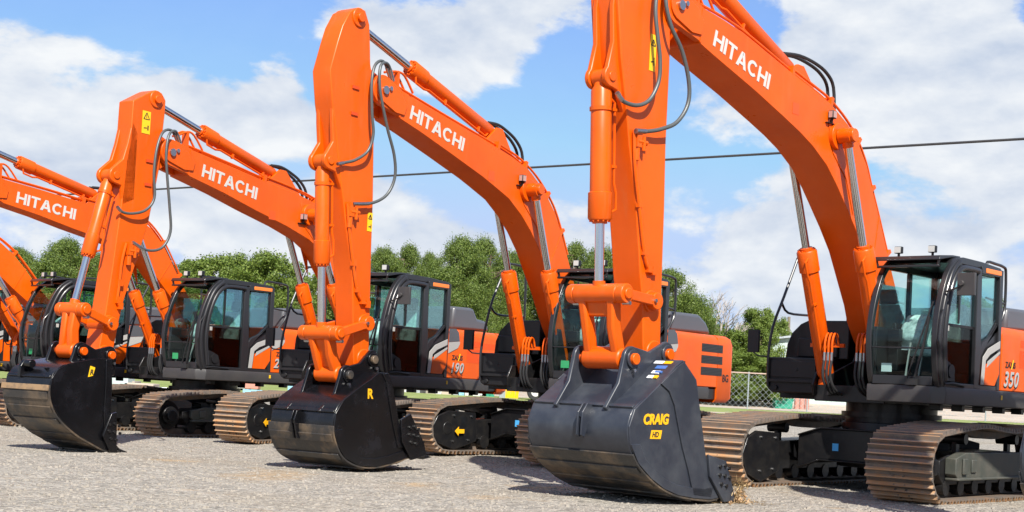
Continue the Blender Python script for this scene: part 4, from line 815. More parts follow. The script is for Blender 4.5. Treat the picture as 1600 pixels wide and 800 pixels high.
    for yy in (bw - .05, bw - .12, -bw + .06):
        pts = [(tp[0][0] - .02, yy, tp[0][1] + .05)] + [(x + .0, yy, z + .055) for x, z in tp[1:3]]
        for i in range(2, len(tp) - 2):
            d = Vector((tp[i + 1][0] - tp[i - 1][0], tp[i + 1][1] - tp[i - 1][1])).normalized(); nn = Vector((d.y, -d.x));
            if nn.y < 0 or nn.x > 0: nn = -nn if nn.y < 0 else nn
            pts.append((tp[i][0] + nn.x * .085, yy, tp[i][1] + nn.y * .085))
        m.tube(smooth_path(pts, 4), .017, 8)
    for i in range(2, len(tp) - 2):
        x, z = tp[i]; d = Vector((tp[i + 1][0] - tp[i - 1][0], tp[i + 1][1] - tp[i - 1][1])).normalized(); nn = Vector((d.y, -d.x)); nn = -nn if nn.y < 0 else nn
        if i % 2 == 0: m.bar([(x, bw - .085, z - .01), (x + nn.x * .105, bw - .085, z + nn.y * .105)], .17, .05)
    m.tube(smooth_path([(tp[0][0] - .30, bw - .05, tp[0][1] + .03), (tp[0][0] - .12, bw - .05, tp[0][1] + .22), (tp[0][0] + .02, bw - .05, tp[0][1] + .25), (tx_ - .12, bw - .04, tz_ + tr + .07)], 3), .016, 8)
    m.tube(smooth_path([(tp[0][0] - .22, bw - .12, tp[0][1] + .03), (tp[0][0] - .05, bw - .12, tp[0][1] + .22), (tp[0][0] + .06, bw - .12, tp[0][1] + .25), (tx_ - .12, bw - .12, tz_ + tr + .07)], 3), .016, 8)
    m.box(tp[0][0] + .0, tp[0][0] + .04, bw - .14, bw - .03, tp[0][1] - .02, tp[0][1] + .26)
    m.build('boom_pipe', 'orange', boom)
    T = S['text']; U = (-math.cos(R(T[4])), 0, -math.sin(R(T[4]))); V = (-math.sin(R(T[4])), 0, math.cos(R(T[4])))
    block_word('HITACHI', 'boom_lettering', T[2] * 1.03, T[3] * 1.04, (T[0] - .04, bw + .0015, T[1]), U, V, 'white_paint', boom)
    lx, lz = S['lamp']; lz -= .03; m = MB(); m.box(lx - .045, lx + .045, bw + .01, bw + .08, lz - .05, lz + .05); m.bar([(lx, bw + .04, lz - .05), (lx, bw + .03, lz - .10)], .04, .02); m.box(lx - .08, lx + .10, bw, bw + .04, lz - .115, lz - .10)
    lamp = m.build('boom_lamp', 'black_plastic', boom, bevel=.012); m = MB(); m.box(lx + .040, lx + .052, bw + .02, bw + .07, lz - .04, lz + .04); m.box(lx - .035, lx + .035, bw + .075, bw + .086, lz - .04, lz + .04); m.build('lamp_lens', 'red_lens', lamp)
    m = MB(); ex = lx + .72 if key in 'CG' else lx + .62; ez = lz - .06; m.box(ex, ex + .15, bw, bw + .003, ez - .07, ez + .07); m.build('boom_reflector', 'orange_decal2', boom)
    m = MB(); tpp, lww = S['boom_top'], S['boom_low']
    for (ia, ib) in ((-4, 5), (0, -1)):
        a, b_ = tpp[ia], lww[ib]; m.bar([(a[0] - .02, bw + .001, a[1] - .01), (b_[0], bw + .001, b_[1] + .01)], .012, .02)
        m.build('weld_seam', 'orange', boom); m = MB()
    m.bm.free()
    m = MB()   # hoses between the arm cylinder foot and the boom pipes
    ax, az_ = S['acl']
    m.bm.free(); hq = [(.28, .22), (-.10, .27), (-.48, .25), (-.77, .18), (-.95, .03), (-1.0, -.35)] if key in 'CG' else [(.20, .16), (-.04, .17), (-.28, .11), (-.49, .02), (-.65, -.13), (-.70, -.38)]
    for yy in (-.05, .04):
        m = MB(); m.tube(smooth_path([(ax + q[0], yy, az_ + q[1]) for q in hq], 4), .022, 8); m.build('boom_hose', 'rubber', boom)
    # ---- boom cylinders with hose brackets
    for s_ in (-1, 1):
        hyd(root, 'boom_cylinder', S['bcf'], S['bcp'], s_ * S['bc_y'], S['bc_r'], S['bc_frac'], rod_r=.052, eye=.10, hw=.085)
        m = MB(); cx, cz_ = S['bcf']; d = Vector((S['bcp'][0] - cx, S['bcp'][1] - cz_)).normalized(); c0 = Vector((cx, cz_)) + d * .55
        yy = s_ * S['bc_y']
        m.bar([(c0.x, yy - .16, c0.y), (c0.x, yy + .16 * (2.2 if s_ < 0 else -0.2), c0.y)], .05, .04, (0, 0, 1))
        y3 = yy + (.16 if s_ < 0 else -.20)
        for j in range(3):
            yj = y3 + j * .055
            m.tube(smooth_path([(c0.x + .02, yj, c0.y + .02), (c0.x + .06, yj, c0.y + .13), (c0.x + .13, yj, c0.y + .15), (c0.x + .18, yj, c0.y + .04), (c0.x + .18, yj, c0.y - .10)], 3), .016, 8)
        br = m.build('hose_bracket', 'orange', root)
        for j in range(3):
            m = MB(); m2 = MB()
            yj = y3 + j * .055; m2.cyl((c0.x + .18, yj, c0.y - .10), (c0.x + .18, yj, c0.y - .22), .020, 10)
            m.tube(smooth_path([(c0.x + .18, yj, c0.y - .2), (c0.x + .20, yj, c0.y - .42), (c0.x + .10, yj + .03, c0.y - .60), (c0.x - .25, yj, c0.y - .66), (c0.x - .5, yj * .5, c0.y - .5)], 4), .019, 8)
            m.build('cylinder_hose', 'rubber', br); m2.build('hose_fitting', 'steel', br)
    hyd(root, 'arm_cylinder', S['acl'], S['acp'], 0, S['acr'], S['acb'], rod_r=.055, eye=.10, hw=.09)
    # ---- arm
    aw = S['aw']; m = MB(); arm = S['arm']; zt = S['acp'][1]
    m.prism(arm, -aw, aw)
    m.cyl_y(tx_, tz_, -(bw - .085), bw - .085, tr * .95, 26)
    m.prism([(tx_ - .02, tz_ + tr * .9), (tx_ + .45, tz_ + .35), (tx_ + .45, tz_ - .5), (tx_ - .02, tz_ - tr * .9)], -(bw - .09), bw - .09) if bw - .09 > aw * .5 else None
    m.cyl_y(*S['arm_pin'], -aw - .02, aw + .02, .15 * S['sk'], 26); m.cyl_y(*S['idler'], -aw - .025, aw + .025, .12, 22)
    cx, cz_ = S['bkc']
    ear_t = [p for p in arm if p[0] > cx - .9]
    for s_ in (-.115, .115):   # long ears that carry the bucket cylinder
        fx = lambda z: max([a[0] + (b_[0] - a[0]) * (z - a[1]) / (b_[1] - a[1]) for a, b_ in zip(arm, arm[1:] + arm[:1]) if a[1] != b_[1] and min(a[1], b_[1]) <= z <= max(a[1], b_[1])] or [cx - .2])
        hg = 1.25 if key == 'C' else .8
        e = [(fx(cz_ - .4) - .02, cz_ - .40), (cx - .10, cz_ - .13)] + arc(cx, cz_, .115, -90, 50, 7) + [(max(cx - .10, fx(cz_ + hg * .35) + .05), cz_ + hg * .30), (fx(cz_ + hg * .6) + .035, cz_ + hg * .6), (fx(cz_ + hg) - .02, cz_ + hg), (fx(cz_) - .2, cz_ + hg * .8), (fx(cz_) - .2, cz_ - .3)]
        m.prism(e, s_ - .03, s_ + .03)
    ac = S['acp']
    for s_ in (-1, 1): m.cyl_y(ac[0], ac[1], s_ * .10, s_ * (aw + .02), .125, 22)
    a_o = m.build('arm', 'orange', root, bevel=.012)
    m = MB(); m.cyl_y(ac[0], ac[1], -aw - .06, aw + .06, .06, 18); m.build('arm_pin', 'orange', a_o, bevel=.006); m = MB(); m.cyl_y(cx, cz_, -.16, .16, .055, 16); m.build('cylinder_pin', 'orange', a_o, bevel=.006)
    # valve block, pipe and clips on the arm side
    m = MB(); pp = S['pipe']; m.tube(smooth_path([(x, aw + .03, z) for x, z in pp], 5), .020, 8)
    for i, (x, z) in enumerate(pp):
        m.box(x - .055, x + .015, aw, aw + .05, z - .045, z + .045) if i not in (0, 1) else None
    x, z = pp[0]; m.box(x - .10, x - .02, aw, aw + .07, z - .16, z + .02); m.cyl((x - .06, aw + .03, z - .30), (x - .06, aw + .03, z - .02), .035, 10); m.cyl((x - .20, aw + .05, z - .10), (x - .04, aw + .05, z - .10), .028, 8); m.cyl((x - .14, aw + .06, z - .19), (x - .14, aw + .06, z - .04), .022, 8)
    m.build('arm_pipe', 'orange', a_o)
    for dz in (0, .336):
        if key not in 'CG': m = MB(); m.box(arm[5][0] - .42, arm[5][0] - .30, aw, aw + .018, zt - 1.25 + dz, zt - 1.21 + dz); m.build('arm_clip', 'orange_decal', a_o)
    # warning label
    lab = {'C': (6.10, 4.86, .105, .40), 'B': (5.30, 3.10, .09, .24), 'A': (5.62, 4.60, .15, .32)}.get(key, (5.62 + S.get('sh', 0), 4.6 + S.get('lift', 0), .15, .32))
    x, z, w, hh = lab; m = MB(); m.box(x - w, x + 0, aw + .001, aw + .006, z - hh / 2, z + hh / 2); lb_ = m.build('warning_label', 'yellow', a_o)
    m = MB(); cxl = x - w / 2; tz2 = z + hh * .26; rr = w * .36
    tri = [(cxl, tz2 + rr), (cxl - rr, tz2 - rr * .7), (cxl + rr, tz2 - rr * .7)]
    for i in range(3): a, b_ = tri[i], tri[(i + 1) % 3]; m.bar([(a[0], aw + .008, a[1]), (b_[0], aw + .008, b_[1])], .004, .010)
    m.box(cxl - .004, cxl + .004, aw + .006, aw + .009, tz2 - rr * .4, tz2 + rr * .4); m.bar([(cxl + w * .3, aw + .008, z - hh * .26), (cxl - w * .1, aw + .008, z - hh * .24)], .004, .012); m.box(cxl - w * .3, cxl - w * .16, aw + .006, aw + .009, z - hh * .34, z - hh * .12); m.build('warning_symbol', 'rubber', lb_)
    hyd(root, 'bucket_cylinder', S['bkc'], S['link'], 0, S['bkr'], S['bkfrac'], rod_r=.05, eye=.09, hw=.075)
    # ---- bucket linkage
    lx, lz = S['link']; px_, pz_ = S['bp1']; ix, iz = S['idler']; lh, lb = S['lh'], S['lb']
    m = MB(); m.cyl_y(lx, lz, -lh + .06, lh - .06, .105 * S['sk'], 24)
    m.cyl_y(px_, pz_, -lb, lb, .115 * S['sk'], 24)
    d = Vector((px_ - lx, pz_ - lz)); 
    for s_ in (-1, 1):
        a = Vector((lx, s_ * (lh - .16), lz)); b_ = Vector((px_, s_ * (lb - .07), pz_)); m.bar([a, a.lerp(b_, .5) + Vector((.02, -s_ * .02, 0)), b_], .10, .15)
    if key != 'C': m.bar([(lx, 0, lz - .05), (px_, 0, pz_ + .05)], lb * 1.3, .07)
    else:
        m.bar([(lx, 0, lz), (lx + d.x * .35, 0, lz + d.y * .35)], lb * 1.5, .09); m.bar([(lx + d.x * .82, 0, lz + d.y * .82), (px_, 0, pz_)], lb * 1.5, .09)
    m.build('bucket_link', 'orange', root, bevel=.025)
    for s_ in (-1, 1):
        y0 = s_ * (lh - .02); m = MB(); a = Vector((lx, y0, lz)); b_ = Vector((ix, s_ * (aw + .06), iz)); m.bar([a, b_], .075, .11); m.cyl_y(lx, lz, y0 - .05, y0 + .05, .105 * S['sk'], 22); m.cyl_y(ix, iz, b_.y - .045, b_.y + .05, .095, 22); m.cyl_y(lx, lz, y0 - .05, y0 + s_ * .075 if s_ > 0 else y0 + .05, .06, 16)
        o_ = m.build('idler_link', 'orange', root, bevel=.01)
        m = MB(); m.cyl_y(lx - .02, lz - .10, y0 - .02, y0 + .075, .022, 10); m.build('link_bolt', 'steel', o_); m = MB(); m.cyl_y(ix + .06, iz, b_.y - .02, b_.y + .075, .022, 10); m.build('link_bolt', 'steel', o_)
    # ---- hoses over the boom tip
    for i, h in enumerate(S['hoses']):
        y_s = bw - .04; pts = []
        for j, (x, z) in enumerate(h):
            t = j / (len(h) - 1); pts.append((x, y_s + (.10 * math.sin(math.pi * min(1, t * 1.15)) if t < .87 else 0) + (aw + .05 - y_s) * t + (.02 if i else 0), z))
        m = MB(); sp = smooth_path(pts, 6); hr = .023 if key in 'CG' else .0195; m.tube(sp, hr, 12); hs = m.build('hose', 'hose_grey', root)
        for q_ in (sp[-6:], sp[:5]): m = MB(); m.tube(q_, hr * 1.25, 12); m.build('hose_fitting', 'steel', hs)
    # ---- bucket
    hb = S['bk_half']; side = S['bk_side']; bm_ = S['bk_mat']; m = MB()
    lipx, lipz = S['lip']
    # shell follows the back curve from the lip over the heel to the top
    i0 = next(i for i, p in enumerate(side) if p[1] < (.12) and i > 3)
    curve = [(lipx, lipz + .01)] + side[i0:] + [side[0], side[1]]
    cpts = [(v.x, v.y) for v in smooth_path([(a, b_, 0) for a, b_ in curve], 4)]
    def shell_strip(c, t0_, y0, y1, mm):
        n = len(c); O = []; I = []
        for k in range(n):
            p = Vector(c[k]); d = (Vector(c[min(k + 1, n - 1)]) - Vector(c[max(k - 1, 0)])).normalized(); nn = Vector((-d.y, d.x))
            O.append(p - nn * (t0_ * 0)); I.append(p + nn * t0_)
        VO = [[mm.bm.verts.new((p.x, y, p.y)) for p in O] for y in (y0, y1)]; VI = [[mm.bm.verts.new((p.x, y, p.y)) for p in I] for y in (y0, y1)]
        for k in range(n - 1):
            mm._f([VO[0][k], VO[0][k + 1], VO[1][k + 1], VO[1][k]]); mm._f([VI[0][k + 1], VI[0][k], VI[1][k], VI[1][k + 1]])
            for e in (0, 1): mm._f([VO[e][k], VI[e][k], VI[e][k + 1], VO[e][k + 1]] if e == 0 else [VO[e][k + 1], VI[e][k + 1], VI[e][k], VO[e][k]])
        for k in (0, n - 1): mm._f([VO[0][k], VO[1][k], VI[1][k], VI[0][k]] if k == 0 else [VI[0][k], VI[1][k], VO[1][k], VO[0][k]])
    shell_strip(cpts, .028, -hb + .02, hb - .02, m)
    for s_ in (-1, 1):
        m.prism(side, *sorted((s_ * (hb - .035), s_ * hb)))
        rim = [(v.x, v.y) for v in smooth_path([(a, b_, 0) for a, b_ in side[i0:]], 3)]
    bucket = m.build('bucket', bm_, root, bevel=.008)
    # wear plates round the lower back
    nlow = [k for k, p in enumerate(cpts) if p[1] < side[-4][1] * .0 + (max(p[1] for p in cpts)) * (.36 if key in 'CG' else (.70 if key == 'A' else .44)) and k > 3]
    lowc = cpts[2:max(nlow) + 1]
    m = MB(); c2 = []
    for k in range(len(lowc)):
        p = Vector(lowc[k]); d = (Vector(lowc[min(k + 1, len(lowc) - 1)]) - Vector(lowc[max(k - 1, 0)])).normalized(); nn = Vector((-d.y, d.x)); c2.append(tuple(p - nn * .022))
    shell_strip(c2, .021, -hb - .012, hb + .012, m); wp = m.build('wear_plate', 'bucket_worn', bucket, bevel=.004)
    m = MB(); z_ = max(nlow); 
    for k in range(7 if key == 'A' else 5):      # wear bars across the heel
        j = int(len(c2) * (.18 + (.17 if key != 'A' else .115) * k)); j = min(j, len(c2) - 2); a = Vector((c2[j][0], 0, c2[j][1])); b_ = Vector((c2[j + 1][0], 0, c2[j + 1][1])); d = (b_ - a).normalized(); nn = Vector((d.z, 0, -d.x))
        m.bar([a + nn * .004, a + nn * .004 + d * .10], hb * 2 - .04, .022)
    m.build('wear_bar', 'bucket_worn', bucket, bevel=.004)
    if key == 'A': m = MB(); a = Vector((c2[-1][0], 0, c2[-1][1])); m.bar([a + Vector((.012, 0, .0)), a + Vector((.02, 0, -.075))], hb * 2 + .02, .03); m.build('wear_strip', 'worn_tan', bucket, bevel=.004)
    # raised side plates, cutters, bolts
    for s_ in (-1, 1):
        ys_ = sorted((s_ * (hb + .001), s_ * (hb + .018)))
        m = MB(); cx_ = sum(p[0] for p in side) / len(side); cz2 = sum(p[1] for p in side) / len(side)
        low = [p for p in side[i0:] if p[1] < cz2 * .98]; inn = [(cx_ + (p[0] - cx_) * .80, cz2 + (p[1] - cz2) * .80) for p in low][::-1]
        m.prism(low + inn, *ys_); m.build('side_wear_plate', bm_, bucket, bevel=.005)
        m = MB(); e0, e1 = side[2], side[5]; ed = [side[2], side[3], side[4], side[5], (side[5][0] + .13, side[5][1] + .0), (side[4][0] + .12, side[4][1]), (side[3][0] + .11, side[3][1]), (side[2][0] + .10, side[2][1] - .02)]
        if key in 'CG': ed = [(6.31, 1.275), (6.16, 1.20), (6.06, 1.06), (5.99, .88), (5.88, .61), (5.76, .38), (5.64, .10), (5.32, .07), (5.28, .2), (5.45, .52), (5.69, 1.34), (5.92, 1.52), (6.04, 1.46)]
        m.prism(ed, ys_[0], ys_[1]); m.build('side_edge', bm_, bucket, bevel=.005)
        if s_ > 0: m = MB(); a_, c_ = Vector(side[-3]), Vector(side[-2]); d_ = (a_ - c_).normalized(); n_ = Vector((-d_.y, d_.x)); n_ = n_ if n_.x + n_.y > 0 else -n_; a_ = a_ + n_ * .012; m.bar([(a_.x, 0, a_.y), (a_.x - d_.x * .05, 0, a_.y - d_.y * .05)], hb * 2 - .05, .03); m.build('back_seam', bm_, bucket, bevel=.006)
        m = MB(); m.prism(S['bk_cut'], *sorted((s_ * (hb + .019), s_ * (hb + .055)))); cut = m.build('side_cutter', bm_, bucket, bevel=.006)
        m = MB(); cxx = sum(p[0] for p in S['bk_cut']) / 6; czz = sum(p[1] for p in S['bk_cut']) / 6
        for (a, b_) in ((-.10, .13), (-.02, .16), (.08, .15), (-.12, .03), (-.02, .05), (.08, .06), (-.06, -.06), (.04, -.04)):
            m = MB(); m.cyl_y(cxx + a * .95, czz + b_, s_ * (hb + .055), s_ * (hb + .075), .022, 6); m.build('cutter_bolt', 'black_paint', cut)
    # lip and teeth
    m = MB(); lx2, lz2 = S['lip']; bx2 = side[5][0] + .25; m.prism([(lx2, lz2), (lx2 + .03, lz2 + .035), (bx2, side[5][1] + .06), (bx2, side[5][1] - .0)], -hb + .01, hb - .01); m.build('cutting_edge', 'bucket_worn', bucket, bevel=.004)
    nt2 = 5
    for k in range(nt2):
        yy = -hb + .09 + (2 * hb - .18) * k / (nt2 - 1); m = MB(); m.prism([(lx2 - .20, lz2 + .005), (lx2 - .02, lz2 + .06), (lx2 + .16, lz2 + .09), (lx2 + .16, lz2 - .0), (lx2 - .02, lz2 - .02)], yy - .045, yy + .045); m.build('tooth', bm_, bucket, bevel=.01)
    # ears
    px_, pz_ = S['bp1']; qx, qz = S['arm_pin']; ey = lb + .055; top_i = side[-1]
    for s_ in (-1, 1):
        er = .135 * S['sk']; an = math.degrees(math.atan2(pz_ - qz, px_ - qx))
        bk_ = (side[-3][0] + .03, side[-3][1] - .02) if key in 'CG' else side[-3]
        if key == 'A' or key in 'DEF': bk_ = (side[-2][0] + .02, side[-2][1] - .0)
        e = arc(qx, qz, er, 190 + an * 0, 75, 8) + [((px_ + qx) / 2, (pz_ + qz) / 2 + .05 - .0)] + arc(px_, pz_, er, 110, 0, 7) + [(px_ + .20, pz_ - .26 * S['sk']), (bk_[0] + .03, bk_[1] + .02), (bk_[0] - .06, bk_[1] - .06), (side[1][0] + .2, side[1][1] - .25), (qx - .10, qz - .28)]
        m = MB(); m.prism(e, *sorted((s_ * ey, s_ * (ey + .05)))); ear = m.build('bucket_ear', bm_, bucket, bevel=.01)
        for (a, b_) in ((px_, pz_), (qx, qz)): m = MB(); m.cyl_y(a, b_, s_ * (ey + .05), s_ * (ey + .075), .10 * S['sk'], 22); m.build('pin_collar', bm_, ear, bevel=.006)
        for (a, b_) in ((px_, pz_), (qx, qz)): m = MB(); m.cyl_y(a, b_, s_ * (ey - .08), s_ * (ey + .115), .062 * S['sk'], 18); m.build('bucket_pin', 'orange' if key != 'B' else 'bucket_worn', ear, bevel=.008)
        for (a, b_) in ((px_, pz_ - .12), (qx - .05, qz - .11)): m = MB(); m.cyl_y(a, b_, s_ * (ey + .07), s_ * (ey + .10), .02, 8); m.build('pin_bolt', 'steel', ear)
    # lifting eye on the bucket back
    if key in 'CBG':
        a = Vector(side[-3]); b_ = Vector(side[-4]); d = (b_ - a).normalized(); nn = Vector((d.y, -d.x)); nn = -nn if nn.x < 0 else nn
        m = MB(); y_ = .10 if key != 'B' else -.06; pts = [a - d * .03, a + nn * .09, a + d * .12 + nn * .12, a + d * .34 + nn * .03, a + d * .34 - nn * .03, a - nn * .04]; m.prism([(p.x, p.y) for p in pts], y_ - .04, y_ - .018); m.prism([(p.x, p.y) for p in pts], y_ + .018, y_ + .04); m.prism([(p.x, p.y) for p in (a + d * .06 + nn * .03, a + d * .1 + nn * .1, a + d * .16 + nn * .09, a + d * .14 + nn * .02)], y_ - .018, y_ + .018); m.build('lifting_eye', bm_, bucket, bevel=.006)
    elif True:
        a = Vector(side[-2]); m = MB(); m.cyl_y(a.x + .06, a.y + .06, -.10, .02, .055, 16); m.prism([(a.x - .2, a.y + .02), (a.x + .06, a.y + .11), (a.x + .12, a.y + .02), (a.x + .12, a.y - .12)], -.20, -.14); m.build('lifting_eye', bm_, bucket, bevel=.006)
    if key == 'C':
        o3 = (6.60, hb + .0015, .86)
        text_mesh('bucket_decal', 'CRAIG', .145, 'arrow_yellow', (6.57, hb + .0015, .85), (-1, 0, .02), (0, 0, 1), bucket, shear=.15, offset=.045)
        m = MB(); m.prism([(6.44, .70), (6.26, .70), (6.24, .79), (6.42, .79)], hb + .001, hb + .004); bd = m.build('bucket_decal_panel', 'arrow_yellow', bucket); text_mesh('bucket_decal', 'HD', .075, 'rubber', (6.41, hb + .004, .72), (-1, 0, 0), (0, 0, 1), bucket, shear=.15, offset=.02)
        m = MB(); p0 = Vector(side[-2]); p1 = Vector(side[1]); d = (p1 - p0).normalized(); nn = Vector((-d.y, d.x)); nn = nn if nn.y > 0 else -nn
        for (mt, a, b_, y0, y1) in (('paper_white', .61, .66, .38, .50), ('arrow_yellow', .61, .66, .51, .61), ('decal_blue', .51, .57, .46, .60), ('paper_white', .42, .47, .47, .57), ('decal_blue', .43, .46, .51, .60), ('paper_white', .33, .38, .47, .54), ('arrow_yellow', .33, .38, .55, .60)):
            A = p0 + d * a + nn * .012; B = p0 + d * b_ + nn * .012; mm = MB(); z_o = .004 if mt == 'decal_blue' and a == .43 else 0
            mm.bar([(A.x + nn.x * z_o, (y0 + y1) / 2, A.y + nn.y * z_o), (B.x + nn.x * z_o, (y0 + y1) / 2, B.y + nn.y * z_o)], y1 - y0, .012); mm.build('bucket_sticker', mt, bucket)
        m.bm.free()
    elif key in 'AB':
        ox, oz = (5.54, .84) if key == 'B' else (6.55, .98)
        w = .10; m = MB(); fy0, fy1 = hb + .001, hb + .006
        if key == 'A':
            m.prism([(ox + .02, oz + .0), (ox - .06, oz + .02), (ox - .09, oz + .13), (ox - .01, oz + .15)], fy0, fy1); pn = m.build('bucket_decal_panel', 'yellow', bucket); text_mesh('bucket_decal', 'R', .10, 'rubber', (ox + .0, fy1 + .001, oz + .03), (-1, 0, .1), (-.05, 0, 1), bucket, shear=.1, offset=.02)
        else:
            m.bm.free(); text_mesh('bucket_decal', 'R', .17, 'arrow_yellow', (ox + .02, fy0, oz), (-1, 0, 0), (0, 0, 1), bucket, offset=.03)
        m = MB(); 
    return root

make_excavator('C', BIG, 'largest orange excavator, nearest the camera, with wide charcoal bucket and number 350', '350')
mb_spec = dict(MED); mb_spec['far_lamps'] = False; mb_spec['mirror'] = False
make_excavator('B', mb_spec, 'orange excavator second from the right, with rounded black bucket and BG on its tail', '')
sA = small(); sA['rear_rail'] = False; make_excavator('A', sA, 'orange excavator numbered 190 whose slim arm holds the narrow black bucket at far left', '190')
sD = small(-2.0); sD['mirror'] = False; sD['far_lamps'] = True; make_excavator('D', sD, 'orange excavator numbered 210, its cab seen between the two black buckets', '210')
sE = small(-8.5); sE['mirror'] = False; sE['far_lamps'] = True; make_excavator('E', sE, 'orange excavator whose cab stands just above the narrow black bucket', '')
sF = small(-8.5); sF['mirror'] = False; make_excavator('F', sF, 'farthest orange excavator, its cab only just inside the left photo edge', '')
make_excavator('G', dict(BIG), 'orange excavator outside the right photo edge, only its grey bucket edge showing', '')
# ------------------------------------------------------------------ surroundings
F_, H_ = F_PX, CAM_H
def ray(x, y):
    c, s = math.cos(ROLL), math.sin(ROLL); a, b = x - 800, y - 533; u = a * c + b * s; w = -a * s + b * c
    c, s = math.cos(PITCH), math.sin(PITCH); zz = -w
    return Vector((u, F_ * c - zz * s, F_ * s + zz * c))
def at_y(x, y, Y): d = ray(x, y); return Vector((0, 0, H_)) + d * (Y / d.y)
# overhead cable
mb = MB(); a = Vector((-52, 78, 8.0)); 
P0 = at_y(0, 310, 59.6); P1 = at_y(1600, 217, 35.3); d = (P1 - P0); pts = []
for i in range(41):
    t = -1.2 + 3.4 * i / 40; p = P0 + d * t; pts.append((p.x, p.y, p.z - .35 * (1 - ((t - .5) / 1.7) ** 2) * 0.0))
mb.tube(pts, .034, 8); tag(mb.build('overhead_cable', 'dark_grey'), 'thick black cable strung across the sky behind the raised booms', 'cable')
# chain link fence
fr = empty('chain_link_fence', 'galvanised chain link fence with a rusty top rail behind the excavators', 'fence', (0, 71.5, ground_z(0, 71.5)))
zf = ground_z(0, 71.5)
mb = MB(); mb.tube([(-42, 0, 1.83), (60, 0, 1.83)], .035, 8); mb.build('top_rail', 'roof_rust', fr)
for i in range(35):
    x = -42 + i * 3.0; mb = MB(); mb.cyl((x, 0, -.1), (x, 0, 1.9), .035, 8); mb.build('fence_post', 'galv', fr)
mb = MB(); n = 0; x = -42.0; st_ = .30
while x < 60:
    for s_ in (1, -1):
        a = Vector((x, .03 * s_, 0.0)); b = Vector((x + s_ * 1.8, .03 * s_, 1.8)); dd = (b - a); nn = Vector((-dd.z, 0, dd.x)).normalized() * .0045
        v = [mb.bm.verts.new(a - nn), mb.bm.verts.new(b - nn), mb.bm.verts.new(b + nn), mb.bm.verts.new(a + nn)]; mb._f(v)
    x += st_
mb.build('chain_mesh', 'galv', fr, smooth=0)
# shed
sp = at_y(1195, 640, 84); gz = ground_z(sp.x, 84)
sh = empty('metal_shed', 'pale green metal shed with a sloping roof standing behind the fence', 'shed', (sp.x, 84, gz - .1))
mb = MB(); w, dpt = 7.0, 6.0
mb.prism([(0, 0), (w, 0), (w, 4.8), (0, 3.75)], 0, dpt); mb.build('wall', 'siding', sh)
mb = MB()
for i in range(24): x = .15 + i * .29; mb.box(x, x + .03, -.02, -.001, 0, 3.72 + x * 1.05 / w)
mb.build('siding_rib', 'siding', sh)
mb = MB(); mb.prism([(-.25, 3.72), (w + .2, 4.84), (w + .2, 4.96), (-.25, 3.84)], -.3, dpt + .3); mb.build('roof', 'galv', sh)
mb = MB(); mb.prism([(-1.3, 2.75), (-.02, 2.95), (-.02, 3.2), (-1.3, 2.9)], .2, 3.0); aw_ = mb.build('awning', 'roof_rust', sh)
mb = MB(); mb.cyl((-1.2, .3, 0), (-1.2, .3, 2.78), .06, 8); mb.build('awning_post', 'galv', aw_)
mb = MB(); p = at_y(1215, 622, 80); 
def gobj(name, x, Y): p = at_y(x, 600, Y); return p.x, Y, ground_z(p.x, Y)
x, y, z = gobj('b', 1224, 77)
bn = empty('waste_bin', 'green steel bin beyond the fence beside the metal shed', 'bin', (x, y, z)); mb = MB(); mb.prism([(-.45, 0), (.45, 0), (.5, .5), (-.5, .5)], -.4, .4); mb.build('bin_body', 'bin_green', bn, bevel=.02); mb = MB(); mb.box(-.52, .52, -.42, .42, .5, .55); mb.build('bin_lid', 'bin_green', bn)
for k, xx in enumerate((1246, 1254, 1262)):
    x, y, z = gobj('b', xx, 77.5); mb = MB(); mb.cyl((x, y, z), (x, y, z + .55), .13, 14); mb.tube([(x, y, z + .55), (x, y, z + .66)], .13, 14, True, [.13, .05])
    tag(mb.build('barrier_post', 'brick_red'), 'short red post beyond the fence right of the green bin', 'post', 'short red posts right of the green bin')
# stored goods along the fence seen under the excavators
rnd = random.Random(11)
def crate(xp, Y, w, d_, h, m1, label, cat='crate', name='crate', z0=0.0):
    x, y, z = gobj('c', xp, Y); r_ = empty(name, label, cat, (x, y, z + z0)); mb = MB(); mb.box(-w / 2, w / 2, -d_ / 2, d_ / 2, .08, h); mb.build('crate_body', m1, r_, bevel=.02)
    mb = MB()
    for q in (-w * .4, 0, w * .4): mb.box(q - .05, q + .05, -d_ / 2, d_ / 2, 0, .078)
    mb.build('skid', 'wood_pole', r_)
    mb = MB(); mb.box(-w / 2 - .01, w / 2 + .01, -d_ / 2 - .01, d_ / 2 + .01, h * .5, h * .5 + .05); mb.build('strap', 'rubber', r_); return r_
crate(181, 44, .95, .8, .85, 'siding', 'pale wrapped crate under the 210 excavator, left of its white neighbour')
crate(198, 44.5, .7, .8, .75, 'stone', 'small beige wrapped crate in the middle under the fuel tank of the 210 excavator')
crate(222, 44, .9, .8, .70, 'concrete', 'tan wrapped crate left of the white box under the 210 excavator')
crate(254, 43, .8, .8, .62, 'paper_white', 'white box standing left of the 210 excavator tracks', 'box', 'white_box')
crate(375, 60, .6, .6, .8, 'paper_white', 'small white box seen under the 210 excavator skirt', 'box', 'white_box')
crate(389, 60, .9, .6, .8, 'brick_red', 'reddish stacked bricks seen under the 210 excavator skirt', 'pallet', 'brick_pallet')
x, y, z = gobj('b', 436, 52); mb = MB(); mb.box(x - 1.3, x + .5, y - .06, y + .06, z + .30, z + .42); mb.box(x - 1.2, x - 1.1, y - .1, y + .1, z, z + .3); mb.box(x + .3, x + .4, y - .1, y + .1, z, z + .3); tag(mb.build('steel_beam', 'beam_blue', bevel=.005), 'long light blue steel beam lying on blocks under the 210 excavator', 'beam')
